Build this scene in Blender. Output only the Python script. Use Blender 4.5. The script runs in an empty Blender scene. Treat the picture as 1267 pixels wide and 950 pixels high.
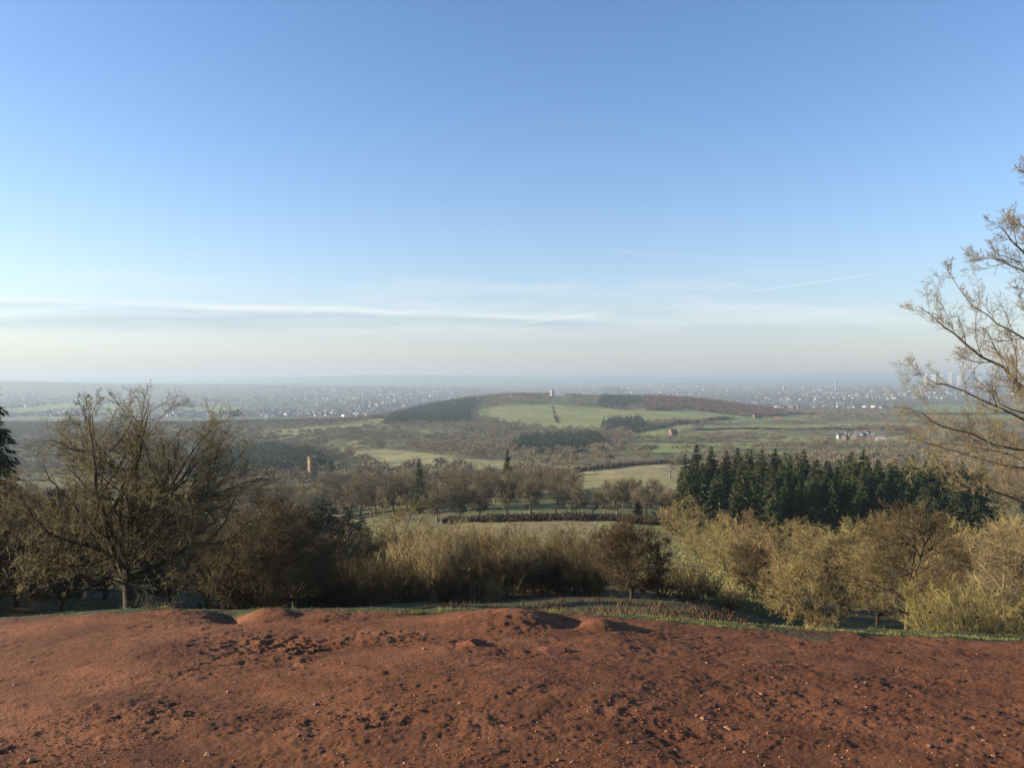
import bpy, math, random
import numpy as np
from mathutils import Vector

# ------------------------------------------------------------------ camera, sky, sun, exposure
F, CX, HY = 970.0, 633.5, 463.0          # focal length and horizon in photo pixels (1267 wide)
S = bpy.context.scene
COL = S.collection
cam_d = bpy.data.cameras.new('camera'); cam = bpy.data.objects.new('camera', cam_d); COL.objects.link(cam)
cam.location = (0, 0, 0); cam.rotation_euler = (math.radians(90), 0, 0)
cam_d.sensor_width = 36; cam_d.lens = 36*F/1267; cam_d.shift_y = -(475-HY)/1267
cam_d.clip_start = 0.1; cam_d.clip_end = 300000
S.camera = cam

SUN_EL, SUN_AZ = 12.5, -88.0             # degrees; azimuth from the viewing direction (+Y), left negative
w = bpy.data.worlds.new('World'); S.world = w; w.use_nodes = True
nt = w.node_tree; N = nt.nodes; L = nt.links
N.clear()
out = N.new('ShaderNodeOutputWorld'); bg = N.new('ShaderNodeBackground'); bg.inputs['Strength'].default_value = 0.084
sky = N.new('ShaderNodeTexSky'); sky.sky_type = 'NISHITA'; sky.sun_disc = False
sky.sun_elevation = math.radians(SUN_EL); sky.sun_rotation = math.radians(SUN_AZ)
sky.altitude = 300; sky.air_density = 1.0; sky.dust_density = 0.5; sky.ozone_density = 3.0
def M_(op, a, b=None, c=None, tree=None, clamp=False):
    n = (tree or nt).nodes.new('ShaderNodeMath'); n.operation = op; n.use_clamp = clamp
    for i, v in enumerate((a, b, c)):
        if v is None: continue
        if isinstance(v, (int, float)): n.inputs[i].default_value = v
        else: (tree or nt).links.new(v, n.inputs[i])
    return n.outputs[0]
tc = N.new('ShaderNodeTexCoord'); sep = N.new('ShaderNodeSeparateXYZ'); L.new(tc.outputs['Generated'], sep.inputs[0])
yy = M_('MAXIMUM', sep.outputs['Y'], 0.05)
U = M_('DIVIDE', sep.outputs['X'], yy); V = M_('DIVIDE', sep.outputs['Z'], yy)
front = M_('GREATER_THAN', sep.outputs['Y'], 0.06)
def sstep(v, a, b):
    n = N.new('ShaderNodeMapRange'); n.interpolation_type = 'SMOOTHSTEP'
    L.new(v, n.inputs['Value']); n.inputs['From Min'].default_value = a; n.inputs['From Max'].default_value = b
    return n.outputs[0]
def wnoise(su, sv, off, scale, detail=5, rough=.55):
    cb = N.new('ShaderNodeCombineXYZ')
    L.new(M_('MULTIPLY', U, su), cb.inputs[0]); L.new(M_('MULTIPLY', V, sv), cb.inputs[1]); cb.inputs[2].default_value = off
    n = N.new('ShaderNodeTexNoise'); n.inputs['Scale'].default_value = scale; n.inputs['Detail'].default_value = detail
    n.inputs['Roughness'].default_value = rough; L.new(cb.outputs[0], n.inputs['Vector'])
    return n.outputs['Fac']
# thin high cloud: a long streak that sags to the right, a bank below it, faint veils, three vapour trails
wob = M_('MULTIPLY', M_('SUBTRACT', wnoise(2.2, 3, 4.0, 1.6), .5), .022)
line = M_('SUBTRACT', M_('SUBTRACT', V, wob), M_('ADD', .0745, M_('MULTIPLY', U, -.028)))      # distance above the streak
core = M_('MULTIPLY', sstep(line, -.006, .001), sstep(line, .009, .001))
core = M_('MULTIPLY', core, M_('MULTIPLY', sstep(wnoise(1.5, 30, 1.0, 2.2), .34, .6), sstep(U, .22, -.08)))
bank = M_('MULTIPLY', sstep(line, .002, -.007), sstep(line, -.05, -.016))
bank = M_('MULTIPLY', bank, M_('MULTIPLY', sstep(wnoise(1.4, 26, 2.0, 1.8), .3, .62), sstep(U, .45, .0)))
veil = M_('MULTIPLY', sstep(wnoise(1.1, 11, 7.0, 2.2, 7, .6), .47, .72), M_('MULTIPLY', sstep(V, .035, .065), sstep(V, .17, .085)))
def trail(u0, v0, u1, v1, wd):
    m = (v1-v0)/(u1-u0)
    d = M_('ABSOLUTE', M_('SUBTRACT', V, M_('ADD', v0-m*u0, M_('MULTIPLY', U, m))))
    f = M_('MULTIPLY', sstep(d, wd, wd*.1), M_('MULTIPLY', sstep(U, u0-.02, u0+.05), sstep(U, u1+.01, u1-.03)))
    return M_('MULTIPLY', f, M_('ADD', .35, M_('MULTIPLY', wnoise(9, 9, 3.0, 2), 1.0)))
PX = lambda px, py: ((px-CX)/F, (HY-py)/F)
t1 = trail(*PX(905, 364), *PX(1095, 337), .0016)
t2 = trail(*PX(630, 403), *PX(745, 386), .0020)
t3 = trail(*PX(740, 310), *PX(1120, 333), .0014)
def mixc(fac, col, base):
    n = N.new('ShaderNodeMix'); n.data_type = 'RGBA'; L.new(fac, n.inputs[0]); L.new(base, n.inputs[6])
    if isinstance(col, tuple): n.inputs[7].default_value = (*col, 1)
    else: L.new(col, n.inputs[7])
    return n.outputs[2]
hsv = N.new('ShaderNodeHueSaturation'); hsv.inputs['Saturation'].default_value = 1.08; L.new(sky.outputs[0], hsv.inputs['Color'])
tint = N.new('ShaderNodeMix'); tint.data_type = 'RGBA'; tint.blend_type = 'MULTIPLY'; tint.inputs[0].default_value = 1
L.new(hsv.outputs[0], tint.inputs[6]); tint.inputs[7].default_value = (1.12, 1.0, 1.04, 1); c = tint.outputs[2]
# low lying haze beyond the horizon: paler towards the sun, greyer away from it
hz = N.new('ShaderNodeMix'); hz.data_type = 'RGBA'; L.new(sstep(U, -.75, .35), hz.inputs[0])
hz.inputs[6].default_value = (2.75, 3.05, 3.25, 1); hz.inputs[7].default_value = (2.05, 2.28, 2.55, 1)
el = M_('MAXIMUM', sep.outputs['Z'], 0)
c = mixc(M_('MULTIPLY', M_('EXPONENT', M_('MULTIPLY', el, -8.5)), .93), hz.outputs[2], c)
CW = (3.7, 3.8, 3.9)
amt = lambda f, k: M_('MULTIPLY', M_('MULTIPLY', f, k), front)
c = mixc(amt(veil, .38), CW, c)
c = mixc(amt(bank, .6), (2.15, 2.45, 2.95), c)
c = mixc(amt(core, .65), CW, c)
c = mixc(amt(t2, .5), CW, c); c = mixc(amt(t1, .38), CW, c); c = mixc(amt(t3, .14), CW, c)
L.new(c, bg.inputs['Color']); L.new(bg.outputs[0], out.inputs['Surface'])

sun_d = bpy.data.lights.new('sun', 'SUN'); sun_d.energy = 5.0; sun_d.angle = math.radians(.6); sun_d.color = (1, .85, .64)
sun = bpy.data.objects.new('sun', sun_d); COL.objects.link(sun)
e, a = math.radians(SUN_EL), math.radians(SUN_AZ)
SD = Vector((math.sin(a)*math.cos(e), math.cos(a)*math.cos(e), math.sin(e)))
sun.rotation_euler = SD.to_track_quat('Z', 'Y').to_euler()

vs = S.view_settings; vs.view_transform = 'Standard'; vs.look = 'None'; vs.exposure = 1.58; vs.gamma = 1
S.render.engine = 'CYCLES'
cy = S.cycles
cy.use_denoising = True; cy.denoiser = 'OPENIMAGEDENOISE'; cy.denoising_prefilter = 'NONE'; cy.max_bounces = 5; cy.diffuse_bounces = 3; cy.glossy_bounces = 1
cy.transmission_bounces = 2; cy.volume_bounces = 1; cy.transparent_max_bounces = 8; cy.caustics_reflective = False
cy.use_adaptive_sampling = False

# ------------------------------------------------------------------ helpers
rs = np.random.RandomState
def _hash(ix, iy, seed):
    h = (ix.astype(np.int64)*374761393 + iy.astype(np.int64)*668265263 + seed*1442695041) & 0xFFFFFFFF
    h = ((h ^ (h >> 13))*1274126177) & 0xFFFFFFFF
    return ((h ^ (h >> 16)) & 0xFFFFFF)/float(0xFFFFFF)
def vnoise(x, y, seed=0):
    ix = np.floor(x); iy = np.floor(y); fx = x-ix; fy = y-iy
    fx = fx*fx*(3-2*fx); fy = fy*fy*(3-2*fy)
    a = _hash(ix, iy, seed); b = _hash(ix+1, iy, seed); c = _hash(ix, iy+1, seed); d = _hash(ix+1, iy+1, seed)
    return (a*(1-fx)+b*fx)*(1-fy) + (c*(1-fx)+d*fx)*fy - .5
def fbm(x, y, wl, octs, seed=0, gain=.5):
    t = 0; amp = 1.
    for k in range(octs):
        t = t + amp*vnoise(x/wl+17.3*k, y/wl-9.1*k, seed+k); wl = wl*.5; amp *= gain
    return t
def smooth(t, a, b):
    t = np.clip((t-a)/(b-a), 0, 1); return t*t*(3-2*t)

def make_mesh(name, V, F_, mats, midx=None, shade=False):
    """V (n,3); F_ list of int arrays (m,3) or (m,4)"""
    me = bpy.data.meshes.new(name)
    V = np.asarray(V, np.float32)
    Fl = [np.asarray(f, np.int32) for f in F_ if len(f)]
    me.vertices.add(len(V)); me.vertices.foreach_set('co', V.ravel())
    loops = np.concatenate([f.ravel() for f in Fl]); sizes = np.concatenate([np.full(len(f), f.shape[1], np.int32) for f in Fl])
    me.loops.add(len(loops)); me.loops.foreach_set('vertex_index', loops)
    me.polygons.add(len(sizes)); st = np.zeros(len(sizes), np.int32); st[1:] = np.cumsum(sizes)[:-1]
    me.polygons.foreach_set('loop_start', st)
    for m in mats: me.materials.append(m)
    if midx is not None: me.polygons.foreach_set('material_index', np.asarray(midx, np.int32))
    me.polygons.foreach_set('use_smooth', np.full(len(sizes), bool(shade)))
    me.update(calc_edges=True); me.validate()
    return me
def link(name, me, parent=None):
    o = bpy.data.objects.new(name, me); COL.objects.link(o)
    if parent: o.parent = parent
    return o
def tag(o, label=None, cat=None, group=None, kind=None):
    if label: o['label'] = label
    if cat: o['category'] = cat
    if group: o['group'] = group
    if kind: o['kind'] = kind
    return o

ALB = .70
def material(name, cols, scale=1., detail=6, rough=.9, bump=0., bscale=None, rand=0., coords='Object', dist=.3, trans=0., spots=None, rough_n=.6):
    m = bpy.data.materials.new(name); m.use_nodes = True
    t = m.node_tree; n = t.nodes; b = n['Principled BSDF']
    b.inputs['Roughness'].default_value = rough; b.inputs['Specular IOR Level'].default_value = .15
    c = n.new('ShaderNodeTexCoord'); no = n.new('ShaderNodeTexNoise')
    no.inputs['Scale'].default_value = scale; no.inputs['Detail'].default_value = detail; no.inputs['Roughness'].default_value = rough_n
    t.links.new(c.outputs[coords], no.inputs['Vector'])
    r = n.new('ShaderNodeValToRGB'); cr = r.color_ramp
    k = len(cols)
    while len(cr.elements) < k: cr.elements.new(.5)
    for i, cc in enumerate(cols):
        cr.elements[i].position = .5 + dist*((i/(k-1) if k > 1 else .5)-.5)*1.0
        cr.elements[i].color = (*[v*ALB for v in cc], 1)
    t.links.new(no.outputs['Fac'], r.inputs[0]); src = r.outputs[0]
    if spots:
        col, sc, th, sharp = spots
        n2 = n.new('ShaderNodeTexNoise'); n2.inputs['Scale'].default_value = sc; n2.inputs['Detail'].default_value = 8; n2.inputs['Roughness'].default_value = .65
        t.links.new(c.outputs[coords], n2.inputs['Vector'])
        mr = n.new('ShaderNodeMapRange'); t.links.new(n2.outputs['Fac'], mr.inputs[0]); mr.inputs[1].default_value = th; mr.inputs[2].default_value = th+sharp
        mx = n.new('ShaderNodeMix'); mx.data_type = 'RGBA'; t.links.new(mr.outputs[0], mx.inputs[0]); t.links.new(src, mx.inputs[6]); mx.inputs[7].default_value = (*[v*ALB for v in col], 1)
        src = mx.outputs[2]
    if rand:
        oi = n.new('ShaderNodeObjectInfo'); hs = n.new('ShaderNodeHueSaturation')
        mv = n.new('ShaderNodeMapRange'); t.links.new(oi.outputs['Random'], mv.inputs[0]); mv.inputs[3].default_value = 1-rand; mv.inputs[4].default_value = 1+rand
        mh = n.new('ShaderNodeMapRange'); f2 = M_('FRACT', M_('MULTIPLY', oi.outputs['Random'], 7.31, tree=t), tree=t)
        t.links.new(f2, mh.inputs[0]); mh.inputs[3].default_value = .5-.03*rand/.3; mh.inputs[4].default_value = .5+.02*rand/.3
        t.links.new(mv.outputs[0], hs.inputs['Value']); t.links.new(mh.outputs[0], hs.inputs['Hue']); t.links.new(src, hs.inputs['Color']); src = hs.outputs[0]
    t.links.new(src, b.inputs['Base Color'])
    if bump:
        bn = n.new('ShaderNodeTexNoise'); bn.inputs['Scale'].default_value = bscale or scale*4; bn.inputs['Detail'].default_value = 8; bn.inputs['Roughness'].default_value = .7
        t.links.new(c.outputs[coords], bn.inputs['Vector'])
        bp = n.new('ShaderNodeBump'); bp.inputs['Distance'].default_value = bump; t.links.new(bn.outputs['Fac'], bp.inputs['Height']); t.links.new(bp.outputs[0], b.inputs['Normal'])
    return m

# ------------------------------------------------------------------ terrain height
CREST_PX = [-3000, -200, 0, 160, 300, 450, 600, 760, 900, 1000, 1140, 1267, 1500, 4000]
CREST_PY = [800, 776, 771, 759, 761, 758, 759, 766, 777, 783, 788, 793, 803, 830]
DC = 12.0
def z_crest(px): return -(np.interp(px, CREST_PX, CREST_PY)-HY)/F*DC
def z_soil(px, Y):
    x = (px-CX)/F*Y
    zc = z_crest(px)
    t = Y/DC
    z = -1.7 + (zc+1.7)*t - .10*np.sin(np.pi*np.clip(t, 0, 1))*0
    for (gx, gy, wx, wy, h) in MOUNDS:
        z = z + h*np.exp(-((px-gx)/wx)**2-((Y-gy)/wy)**2)
    return z
MOUNDS = [(325, 11.8, 17, .6, .10), (350, 11.8, 17, .6, .09), (400, 11.7, 26, .5, .05), (284, 11.9, 17, .5, -.14), (640, 11.4, 50, .85, .16), (585, 11.4, 38, .6, .06),
          (702, 11.4, 15, .5, -.09), (744, 11.1, 22, .4, .12), (520, 11.9, 30, .4, -.03), (210, 12, 45, .6, .05), (120, 12, 30, .5, .03), (820, 11.9, 30, .4, .04), (1180, 12, 20, .3, .03), (1060, 12, 16, .3, .03),
          (160, 9.0, 120, .9, .04), (420, 9.2, 60, .7, -.04), (980, 8.7, 150, .8, .04), (700, 7.2, 120, .5, .03), (300, 7.0, 160, .6, -.03)]
KY = [12, 18, 24, 34, 45, 70, 100, 140, 200, 300, 450, 650, 900, 1200, 1600, 2000, 2350, 2600, 2800, 3100, 4000, 6000, 8000, 12000, 25000, 60000]
TAB = {
 -2600: [-4.6, -6.5, -8.5, -10.5, -11, -12, -12, -20, -34, -50, -70, -86, -100, -112, -125, -135, -145, -150, -155.0, -160, -175, -185, -190, -190, -190, -190],
 -500: [-4.0, -5.8, -7.0, -8.2, -8.8, -10.0, -15, -24, -38, -55, -74, -90, -104, -114, -124, -132, -150, -168, -176, -181, -186, -185, -190, -190, -190, -190],
 -150: [-3.9, -6.0, -7.6, -9.6, -11.5, -15.5, -21, -29, -42, -58, -75, -91, -105, -115, -125, -132, -150, -168, -176, -181, -186, -190, -190, -190, -190, -190],
 0: [-3.8, -6.1, -8.0, -10.9, -13.2, -18.6, -25, -33, -44, -59, -76, -92, -105, -115, -125, -132, -150, -168, -176, -181, -186, -190, -190, -190, -190, -190],
 160: [-3.7, -5.9, -7.7, -10.7, -13.3, -19.4, -26, -34, -45, -59, -76, -92, -105, -115, -125, -132, -150, -168, -176, -181, -186, -190, -190, -190, -190, -190],
 320: [-3.7, -6.0, -8.1, -11.0, -13.8, -20, -27, -34, -45, -57, -74, -90, -103, -111, -118, -119, -150, -168, -176, -181, -186, -187, -190, -190, -190, -190],
 400: [-3.7, -6.1, -8.2, -11.2, -13.4, -19.2, -26, -32, -42, -55, -70, -84, -98, -107, -113, -115, -150, -168, -176, -181, -186, -186, -190, -190, -190, -190],
 480: [-3.7, -6.2, -8.4, -11.4, -13.2, -19.0, -26, -31.5, -39, -52, -67, -81, -96, -106, -110, -112, -122, -136, -152, -174, -183, -185, -190, -190, -190, -190],
 560: [-3.7, -6.2, -8.4, -10.3, -13.0, -18.8, -25.3, -30.5, -38, -50, -65, -79, -94, -105, -110, -103, -101, -86, -80, -125, -175, -185, -190, -190, -190, -190],
 640: [-3.7, -6.2, -7.5, -10.1, -12.9, -18.6, -25, -30, -37.5, -49, -64, -78, -94, -104, -110, -101, -93, -70, -56, -90, -175, -185, -188, -188, -190, -190],
 740: [-3.8, -5.6, -7.35, -10.0, -12.75, -18.4, -25, -30, -37, -48, -60, -75, -93, -103, -108, -101, -102, -84, -75, -98, -172, -184, -186, -186, -190, -190],
 840: [-3.9, -5.8, -7.6, -10.3, -13.1, -19.0, -26, -32, -39, -48, -58, -74, -92, -102, -107, -102, -105, -86, -78, -100, -168, -182, -184, -184, -190, -190],
 900: [-3.9, -6.0, -7.9, -10.7, -13.6, -19.8, -26.5, -33, -40.5, -50, -60, -75, -92, -103, -108, -107, -119, -108, -100, -118, -165, -180, -182, -182, -190, -190],
 960: [-4.0, -6.6, -8.5, -11.5, -14.6, -21, -27, -33.5, -41, -52, -63, -77, -92, -103, -110, -116, -128, -132, -135, -145, -160, -175, -178, -178, -188, -190],
 1060: [-4.0, -6.6, -8.5, -11.6, -14.8, -21.5, -28, -34, -41.5, -53, -66, -78, -92, -103, -112, -120, -126, -130, -135.0, -140, -152, -166, -160, -165, -180, -190],
 1160: [-4.05, -6.7, -8.6, -11.7, -14.9, -21.7, -28, -34, -42, -54, -67, -79, -92, -103, -112, -118, -124, -129, -134.0, -139, -150, -160, -120, -140, -178, -190],
 1267: [-4.1, -6.8, -8.7, -11.9, -15.2, -22, -28.5, -35, -43, -55, -68, -80, -93, -103, -112, -118, -124, -129, -134.0, -139, -150, -160, -120, -140, -178, -190],
 1700: [-4.4, -7.1, -9.2, -12.4, -15.8, -23, -30, -37, -45, -57, -70, -82, -94, -104, -113, -120, -126, -130, -135.0, -140, -152, -166, -160, -160, -178, -190],
 4000: [-5.0, -8.1, -10.2, -14, -17.8, -25, -32, -39, -47, -60, -74, -86, -98, -108, -117, -125, -130, -135, -140.0, -145, -160, -170, -180, -185, -188, -190],
}
_pk = sorted(TAB); _LX0, _LX1, _NLX = math.log(11), math.log(62000), 700
_pxg = np.arange(-2700, 4101, 10.); _lg = np.linspace(_LX0, _LX1, _NLX)
_A = np.array([np.interp(_lg, np.log(KY), TAB[k]) for k in _pk])          # (npk, nl)
_G = np.array([np.interp(_pxg, _pk, _A[:, j]) for j in range(_NLX)])      # (nl, npx)
def _blur(g, sig, ax):
    r = int(sig*3)+1; k = np.exp(-.5*(np.arange(-r, r+1)/sig)**2); k /= k.sum()
    g = np.moveaxis(g, ax, 0); p = np.concatenate([np.repeat(g[:1], r, 0), g, np.repeat(g[-1:], r, 0)])
    o = sum(k[i]*p[i:i+len(g)] for i in range(2*r+1)); return np.moveaxis(o, 0, ax)
_G = _blur(_blur(_G, 5, 0), 3, 1)
def z_table(px, Y):
    u = np.clip((px-_pxg[0])/10, 0, len(_pxg)-1.001); v = np.clip((np.log(np.maximum(Y, 11.01))-_LX0)/(_LX1-_LX0)*(_NLX-1), 0, _NLX-1.001)
    iu = u.astype(int); iv = v.astype(int); fu = u-iu; fv = v-iv
    return (_G[iv, iu]*(1-fu)+_G[iv, iu+1]*fu)*(1-fv)+(_G[iv+1, iu]*(1-fu)+_G[iv+1, iu+1]*fu)*fv
def height(px, Y):
    px = np.asarray(px, float); Y = np.asarray(Y, float); px, Y = np.broadcast_arrays(px, Y)
    x = (px-CX)/F*Y
    zs = z_soil(px, Y)
    # dips in the lip where cattle and walkers have cut through
    zt = z_table(px, Y)
    wmix = smooth(Y, DC+.25, DC+3.2)
    z = zs*(1-wmix)+zt*wmix
    far = smooth(Y, 15, 40)
    z = z + far*(.5*fbm(x, Y, 9, 3, 5))
    z = z + smooth(Y, 120, 500)*2.2*fbm(x, Y, 90, 3, 11)
    z = z + smooth(Y, 3500, 7000)*(14*fbm(x, Y, 1500, 3, 21))
    # low ridge lines far off
    z = z + smooth(Y, 6500, 10000)*340*np.maximum(0, fbm(x*.45+900, Y, 4200, 3, 33)-.02)
    z = z + smooth(Y, 20000, 30000)*(190*np.clip(.75-np.abs((px-120)/520.), 0, 1)+55*vnoise(x/9000, Y/9000, 41))
    z = z + 62*np.exp(-((px-755)/26)**2-((Y-7600)/700)**2)             # a wooded knoll above the town
    return np.where(Y > 5000, np.minimum(z, -14-18*vnoise(px/70, Y/4000, 47)), z)
def micro(px, Y):
    """fine relief of the bare soil"""
    x = (px-CX)/F*Y
    patch = np.exp(-((px-400)/95)**2-((Y-9.3)/.75)**2)+.8*np.exp(-((px-480)/50)**2-((Y-10.3)/.4)**2)+.6*np.exp(-((px-970)/110)**2-((Y-8.6)/.5)**2)+.12
    tr = smooth(vnoise(x/1.6, Y/.9, 71)+.35*vnoise(x/.5, Y/.4, 72)+.25*patch, .0, .34)*np.clip(patch, 0, 1)      # trampled, cloddy patches
    m = .030*fbm(x, Y, 1.3, 2, 51) + .016*fbm(x, Y*1.25, .42, 2, 53)
    cl = fbm(x, Y, .11, 4, 55, .66)*(.35+1.05*np.clip(.5+vnoise(x/.8, Y/.6, 75)+vnoise(x/.3, Y/.25, 76), 0, 1))
    m = m + (.012+.034*tr)*cl + .010*fbm(x, Y*1.6, .26, 1, 57)
    m = m + .008*np.abs(fbm(x, Y, .05, 2, 59, .6))
    return m*(1-smooth(Y, DC+1.0, DC+4))
def ground(px, Y):
    Y_ = float(Y); z = float(height(px, Y_)); return Vector(((px-CX)/F*Y_, Y_, z))
def inpoly(px, py, poly):
    c = np.zeros(px.shape, bool); n = len(poly)
    for i in range(n):
        x1, y1 = poly[i]; x2, y2 = poly[(i+1) % n]
        if y1 == y2: continue
        m = ((y1 > py) != (y2 > py)) & (px < (x2-x1)*(py-y1)/(y2-y1)+x1)
        c ^= m
    return c

# ------------------------------------------------------------------ field outlines: (object name, depth range, outline as bearing and dip, label)
FIELDS = [
 ('pasture_low_right', (1000, 1750), [(885, 544), (1000, 540), (1140, 541), (1145, 547), (1000, 547)]),
 ('pasture_low_centre_green', (900, 1700), [(780, 543), (800, 538), (870, 536), (880, 541), (830, 545)]),
 ('rough_field_tan', (100, 215), [(540, 700), (560, 640), (740, 640), (735, 660), (745, 700)]),
 ('rough_field_green', (60, 215), [(735, 700), (738, 660), (742, 640), (848, 640), (856, 668), (900, 700), (960, 700), (975, 760), (880, 760), (800, 725)]),
 ('park_grass', (215, 420), [(575, 645), (520, 614), (600, 600), (860, 600), (870, 645)]),
 ('pasture_by_oak', (330, 760), [(692, 602), (700, 592), (735, 579), (765, 574), (850, 572), (872, 580), (865, 612), (760, 612)]),
 ('pasture_strip', (700, 1150), [(768, 560), (775, 551), (800, 547), (850, 546), (935, 547), (1000, 549), (1000, 553), (880, 556), (840, 560)]),
 ('pasture_upper', (1100, 1750), [(772, 536), (790, 529), (850, 524), (860, 527), (838, 534), (800, 540)]),
 ('hill_pasture', (1500, 2480), [(583, 512), (600, 505), (636, 500), (690, 501), (740, 505), (770, 508), (800, 506), (850, 506), (912, 514), (928, 520), (900, 524), (850, 521), (805, 523), (768, 529), (735, 533), (690, 531), (650, 527), (615, 521)]),
 ('ridge_pasture', (1450, 2150), [(283, 546), (330, 534), (380, 529), (430, 525), (472, 517), (482, 519), (462, 526), (410, 533), (350, 540), (300, 548)]),
 ('middle_meadow', (640, 1350), [(436, 566), (440, 558), (470, 556), (520, 560), (570, 567), (625, 572), (650, 580), (600, 583), (540, 577), (490, 576), (455, 573)]),
 ('bright_meadow_patch', (900, 1500), [(400, 556), (405, 549), (440, 546), (450, 551), (425, 557)]),
 ('pasture_right', (1300, 2400), [(862, 534), (872, 526), (990, 525), (1130, 523), (1140, 527), (1000, 531), (905, 534)]),
 ('pasture_green_right', (1700, 3300), [(915, 522), (930, 515), (1010, 512), (1015, 518), (960, 521)]),
 ('pasture_far_right', (1700, 3800), [(1135, 517), (1125, 506), (1150, 500), (1200, 499), (1290, 500), (1290, 520), (1200, 521)]),
 ('stubble_strip', (820, 1200), [(900, 567), (905, 559), (1030, 557), (1130, 557), (1140, 562), (1000, 565)]),
 ('far_pasture', (3200, 5600), [(225, 509), (235, 504), (290, 503), (300, 506), (270, 510)]),
 ('far_pasture', (3200, 6500), [(20, 520), (20, 500), (70, 498), (150, 500), (150, 508), (90, 518)]),
]
GR = material
mat_soil = material('red_soil', [(.120, .043, .017), (.186, .069, .028), (.262, .104, .045)], 1.1, 9, .95, .03, 38, dist=.35, spots=((.26, .12, .07), 9, .56, .16))
mat_slope = material('mossy_slope', [(.045, .060, .022), (.075, .085, .030), (.12, .085, .040)], .55, 9, .95, .12, 4, dist=.3, spots=((.10, .050, .028), .5, .52, .05))
mat_brown = material('woodland_floor_soil', [(.10, .085, .045), (.17, .145, .07), (.19, .19, .07), (.26, .235, .10)], .02, 10, .95, .4, .3)
mat_tan = material('tan_rough_grass', [(.20, .15, .075), (.32, .25, .13), (.26, .24, .10)], .12, 9, .95, .35, 1.2)
mat_yg = material('yellow_green_grass', [(.19, .165, .055), (.32, .28, .11), (.38, .33, .15)], .22, 9, .95, .35, 1.4)
mat_park = material('park_turf', [(.085, .10, .036), (.145, .155, .055), (.20, .185, .08)], .03, 7, .95, .2, .6)
mat_past = material('pasture_turf', [(.18, .22, .055), (.28, .30, .085), (.38, .34, .12)], .012, 9, .95, .3, .2, dist=.45, spots=((.30, .27, .13), .011, .55, .08))
mat_green = material('green_turf', [(.14, .20, .050), (.23, .27, .075), (.32, .29, .10)], .012, 9, .95, .3, .2, dist=.5)
mat_plain = material('plain_ground', [(.09, .10, .065), (.125, .125, .08), (.15, .155, .08), (.17, .155, .11)], .0016, 10, .95, dist=.5)
FM = {'rough_field_tan': mat_tan, 'rough_field_green': mat_yg, 'park_grass': mat_park, 'pasture_by_oak': material('dry_turf', [(.21, .195, .075), (.32, .275, .125), (.40, .32, .16)], .03, 9, .95, .3, .3, dist=.45),
      'hill_pasture': mat_past, 'ridge_pasture': mat_past, 'middle_meadow': material('pale_turf', [(.22, .22, .08), (.33, .31, .12), (.38, .33, .16)], .02, 7, .95, .3, .3)}

# ------------------------------------------------------------------ build the ground sheet, cut into its fields
pxs = np.concatenate([np.linspace(-2600, -700, 60)[:-1], np.linspace(-700, -80, 110)[:-1], np.arange(-80, 1350, 1.9), np.linspace(1350, 1900, 90)[1:], np.linspace(1900, 3900, 60)[1:]])
Ys = [1.0]
while Ys[-1] < 46000:
    y = Ys[-1]
    Ys.append(y*(1.02 if y < 3 else 1.0045 if y < 12.8 else 1.007 if y < 60 else 1.011))
Ys = np.array(Ys)
PXg, Yg = np.meshgrid(pxs, Ys)
Zg = height(PXg, Yg); near = Ys < DC+4.5
Zg[near] += micro(PXg[near], Yg[near])
Xg = (PXg-CX)/F*Yg
GV = np.stack([Xg, Yg, Zg], -1).reshape(-1, 3)
nx, ny = len(pxs), len(Ys)
ii = (np.arange(ny-1)[:, None]*nx+np.arange(nx-1)[None, :])
quads = np.stack([ii, ii+1, ii+1+nx, ii+nx], -1).reshape(-1, 4)
fpx = PXg[:-1, :-1].ravel(); fY = Yg[:-1, :-1].ravel(); fZ = Zg[:-1, :-1].ravel(); fpy = HY-F*fZ/fY
zone = np.zeros(len(quads), int)
fx = (fpx-CX)/F*fY
lip = DC+.10+.60*fbm(fx, fY, 1.2, 4, 91)
lip = lip - .9*smooth(vnoise(fx/1.1, fY*0+3, 93), .15, .4)*(fpx > 820)*1.0
zone[fY < lip] = 1
zone[(fY >= lip) & (fY < 100)] = 2
zone[(fY >= 100) & (fY < 3000)] = 3
zone[(fY >= 3000) | ((fY >= 2350) & (fpx < 485))] = 4
names = ['', 'bare_soil_ground', 'hillside_ground', 'valley_ground', 'plain_ground']
zm = [None, mat_soil, mat_slope, mat_brown, mat_plain]
jx = fpx + 5*vnoise(fx/25, fY/25, 95); jy = fpy + np.where(fY < 260, 3.0, .8)*vnoise(fx/14, fY/14, 96)
for k, (nm, (d0, d1), poly) in enumerate(FIELDS):
    m = (fY > d0) & (fY < d1) & inpoly(jx, jy, poly)
    zone[m] = 5+k; names.append(nm)
    zm.append(FM.get(nm, mat_green if 'green' in nm or 'far' in nm or 'strip' in nm else mat_past))
KEEP = {'bare_soil_ground': 'bare_soil', 'hillside_ground': 'hillside', 'valley_ground': 'valley', 'plain_ground': 'plain'}
for k in range(1, len(names)):
    q = quads[zone == k]
    if not len(q): continue
    u, inv = np.unique(q, return_inverse=True)
    me = make_mesh(names[k], GV[u], [inv.reshape(-1, 4)], [zm[k]], shade=True)
    o = link(KEEP.get(names[k], 'field'), me); tag(o, kind='structure')
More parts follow.
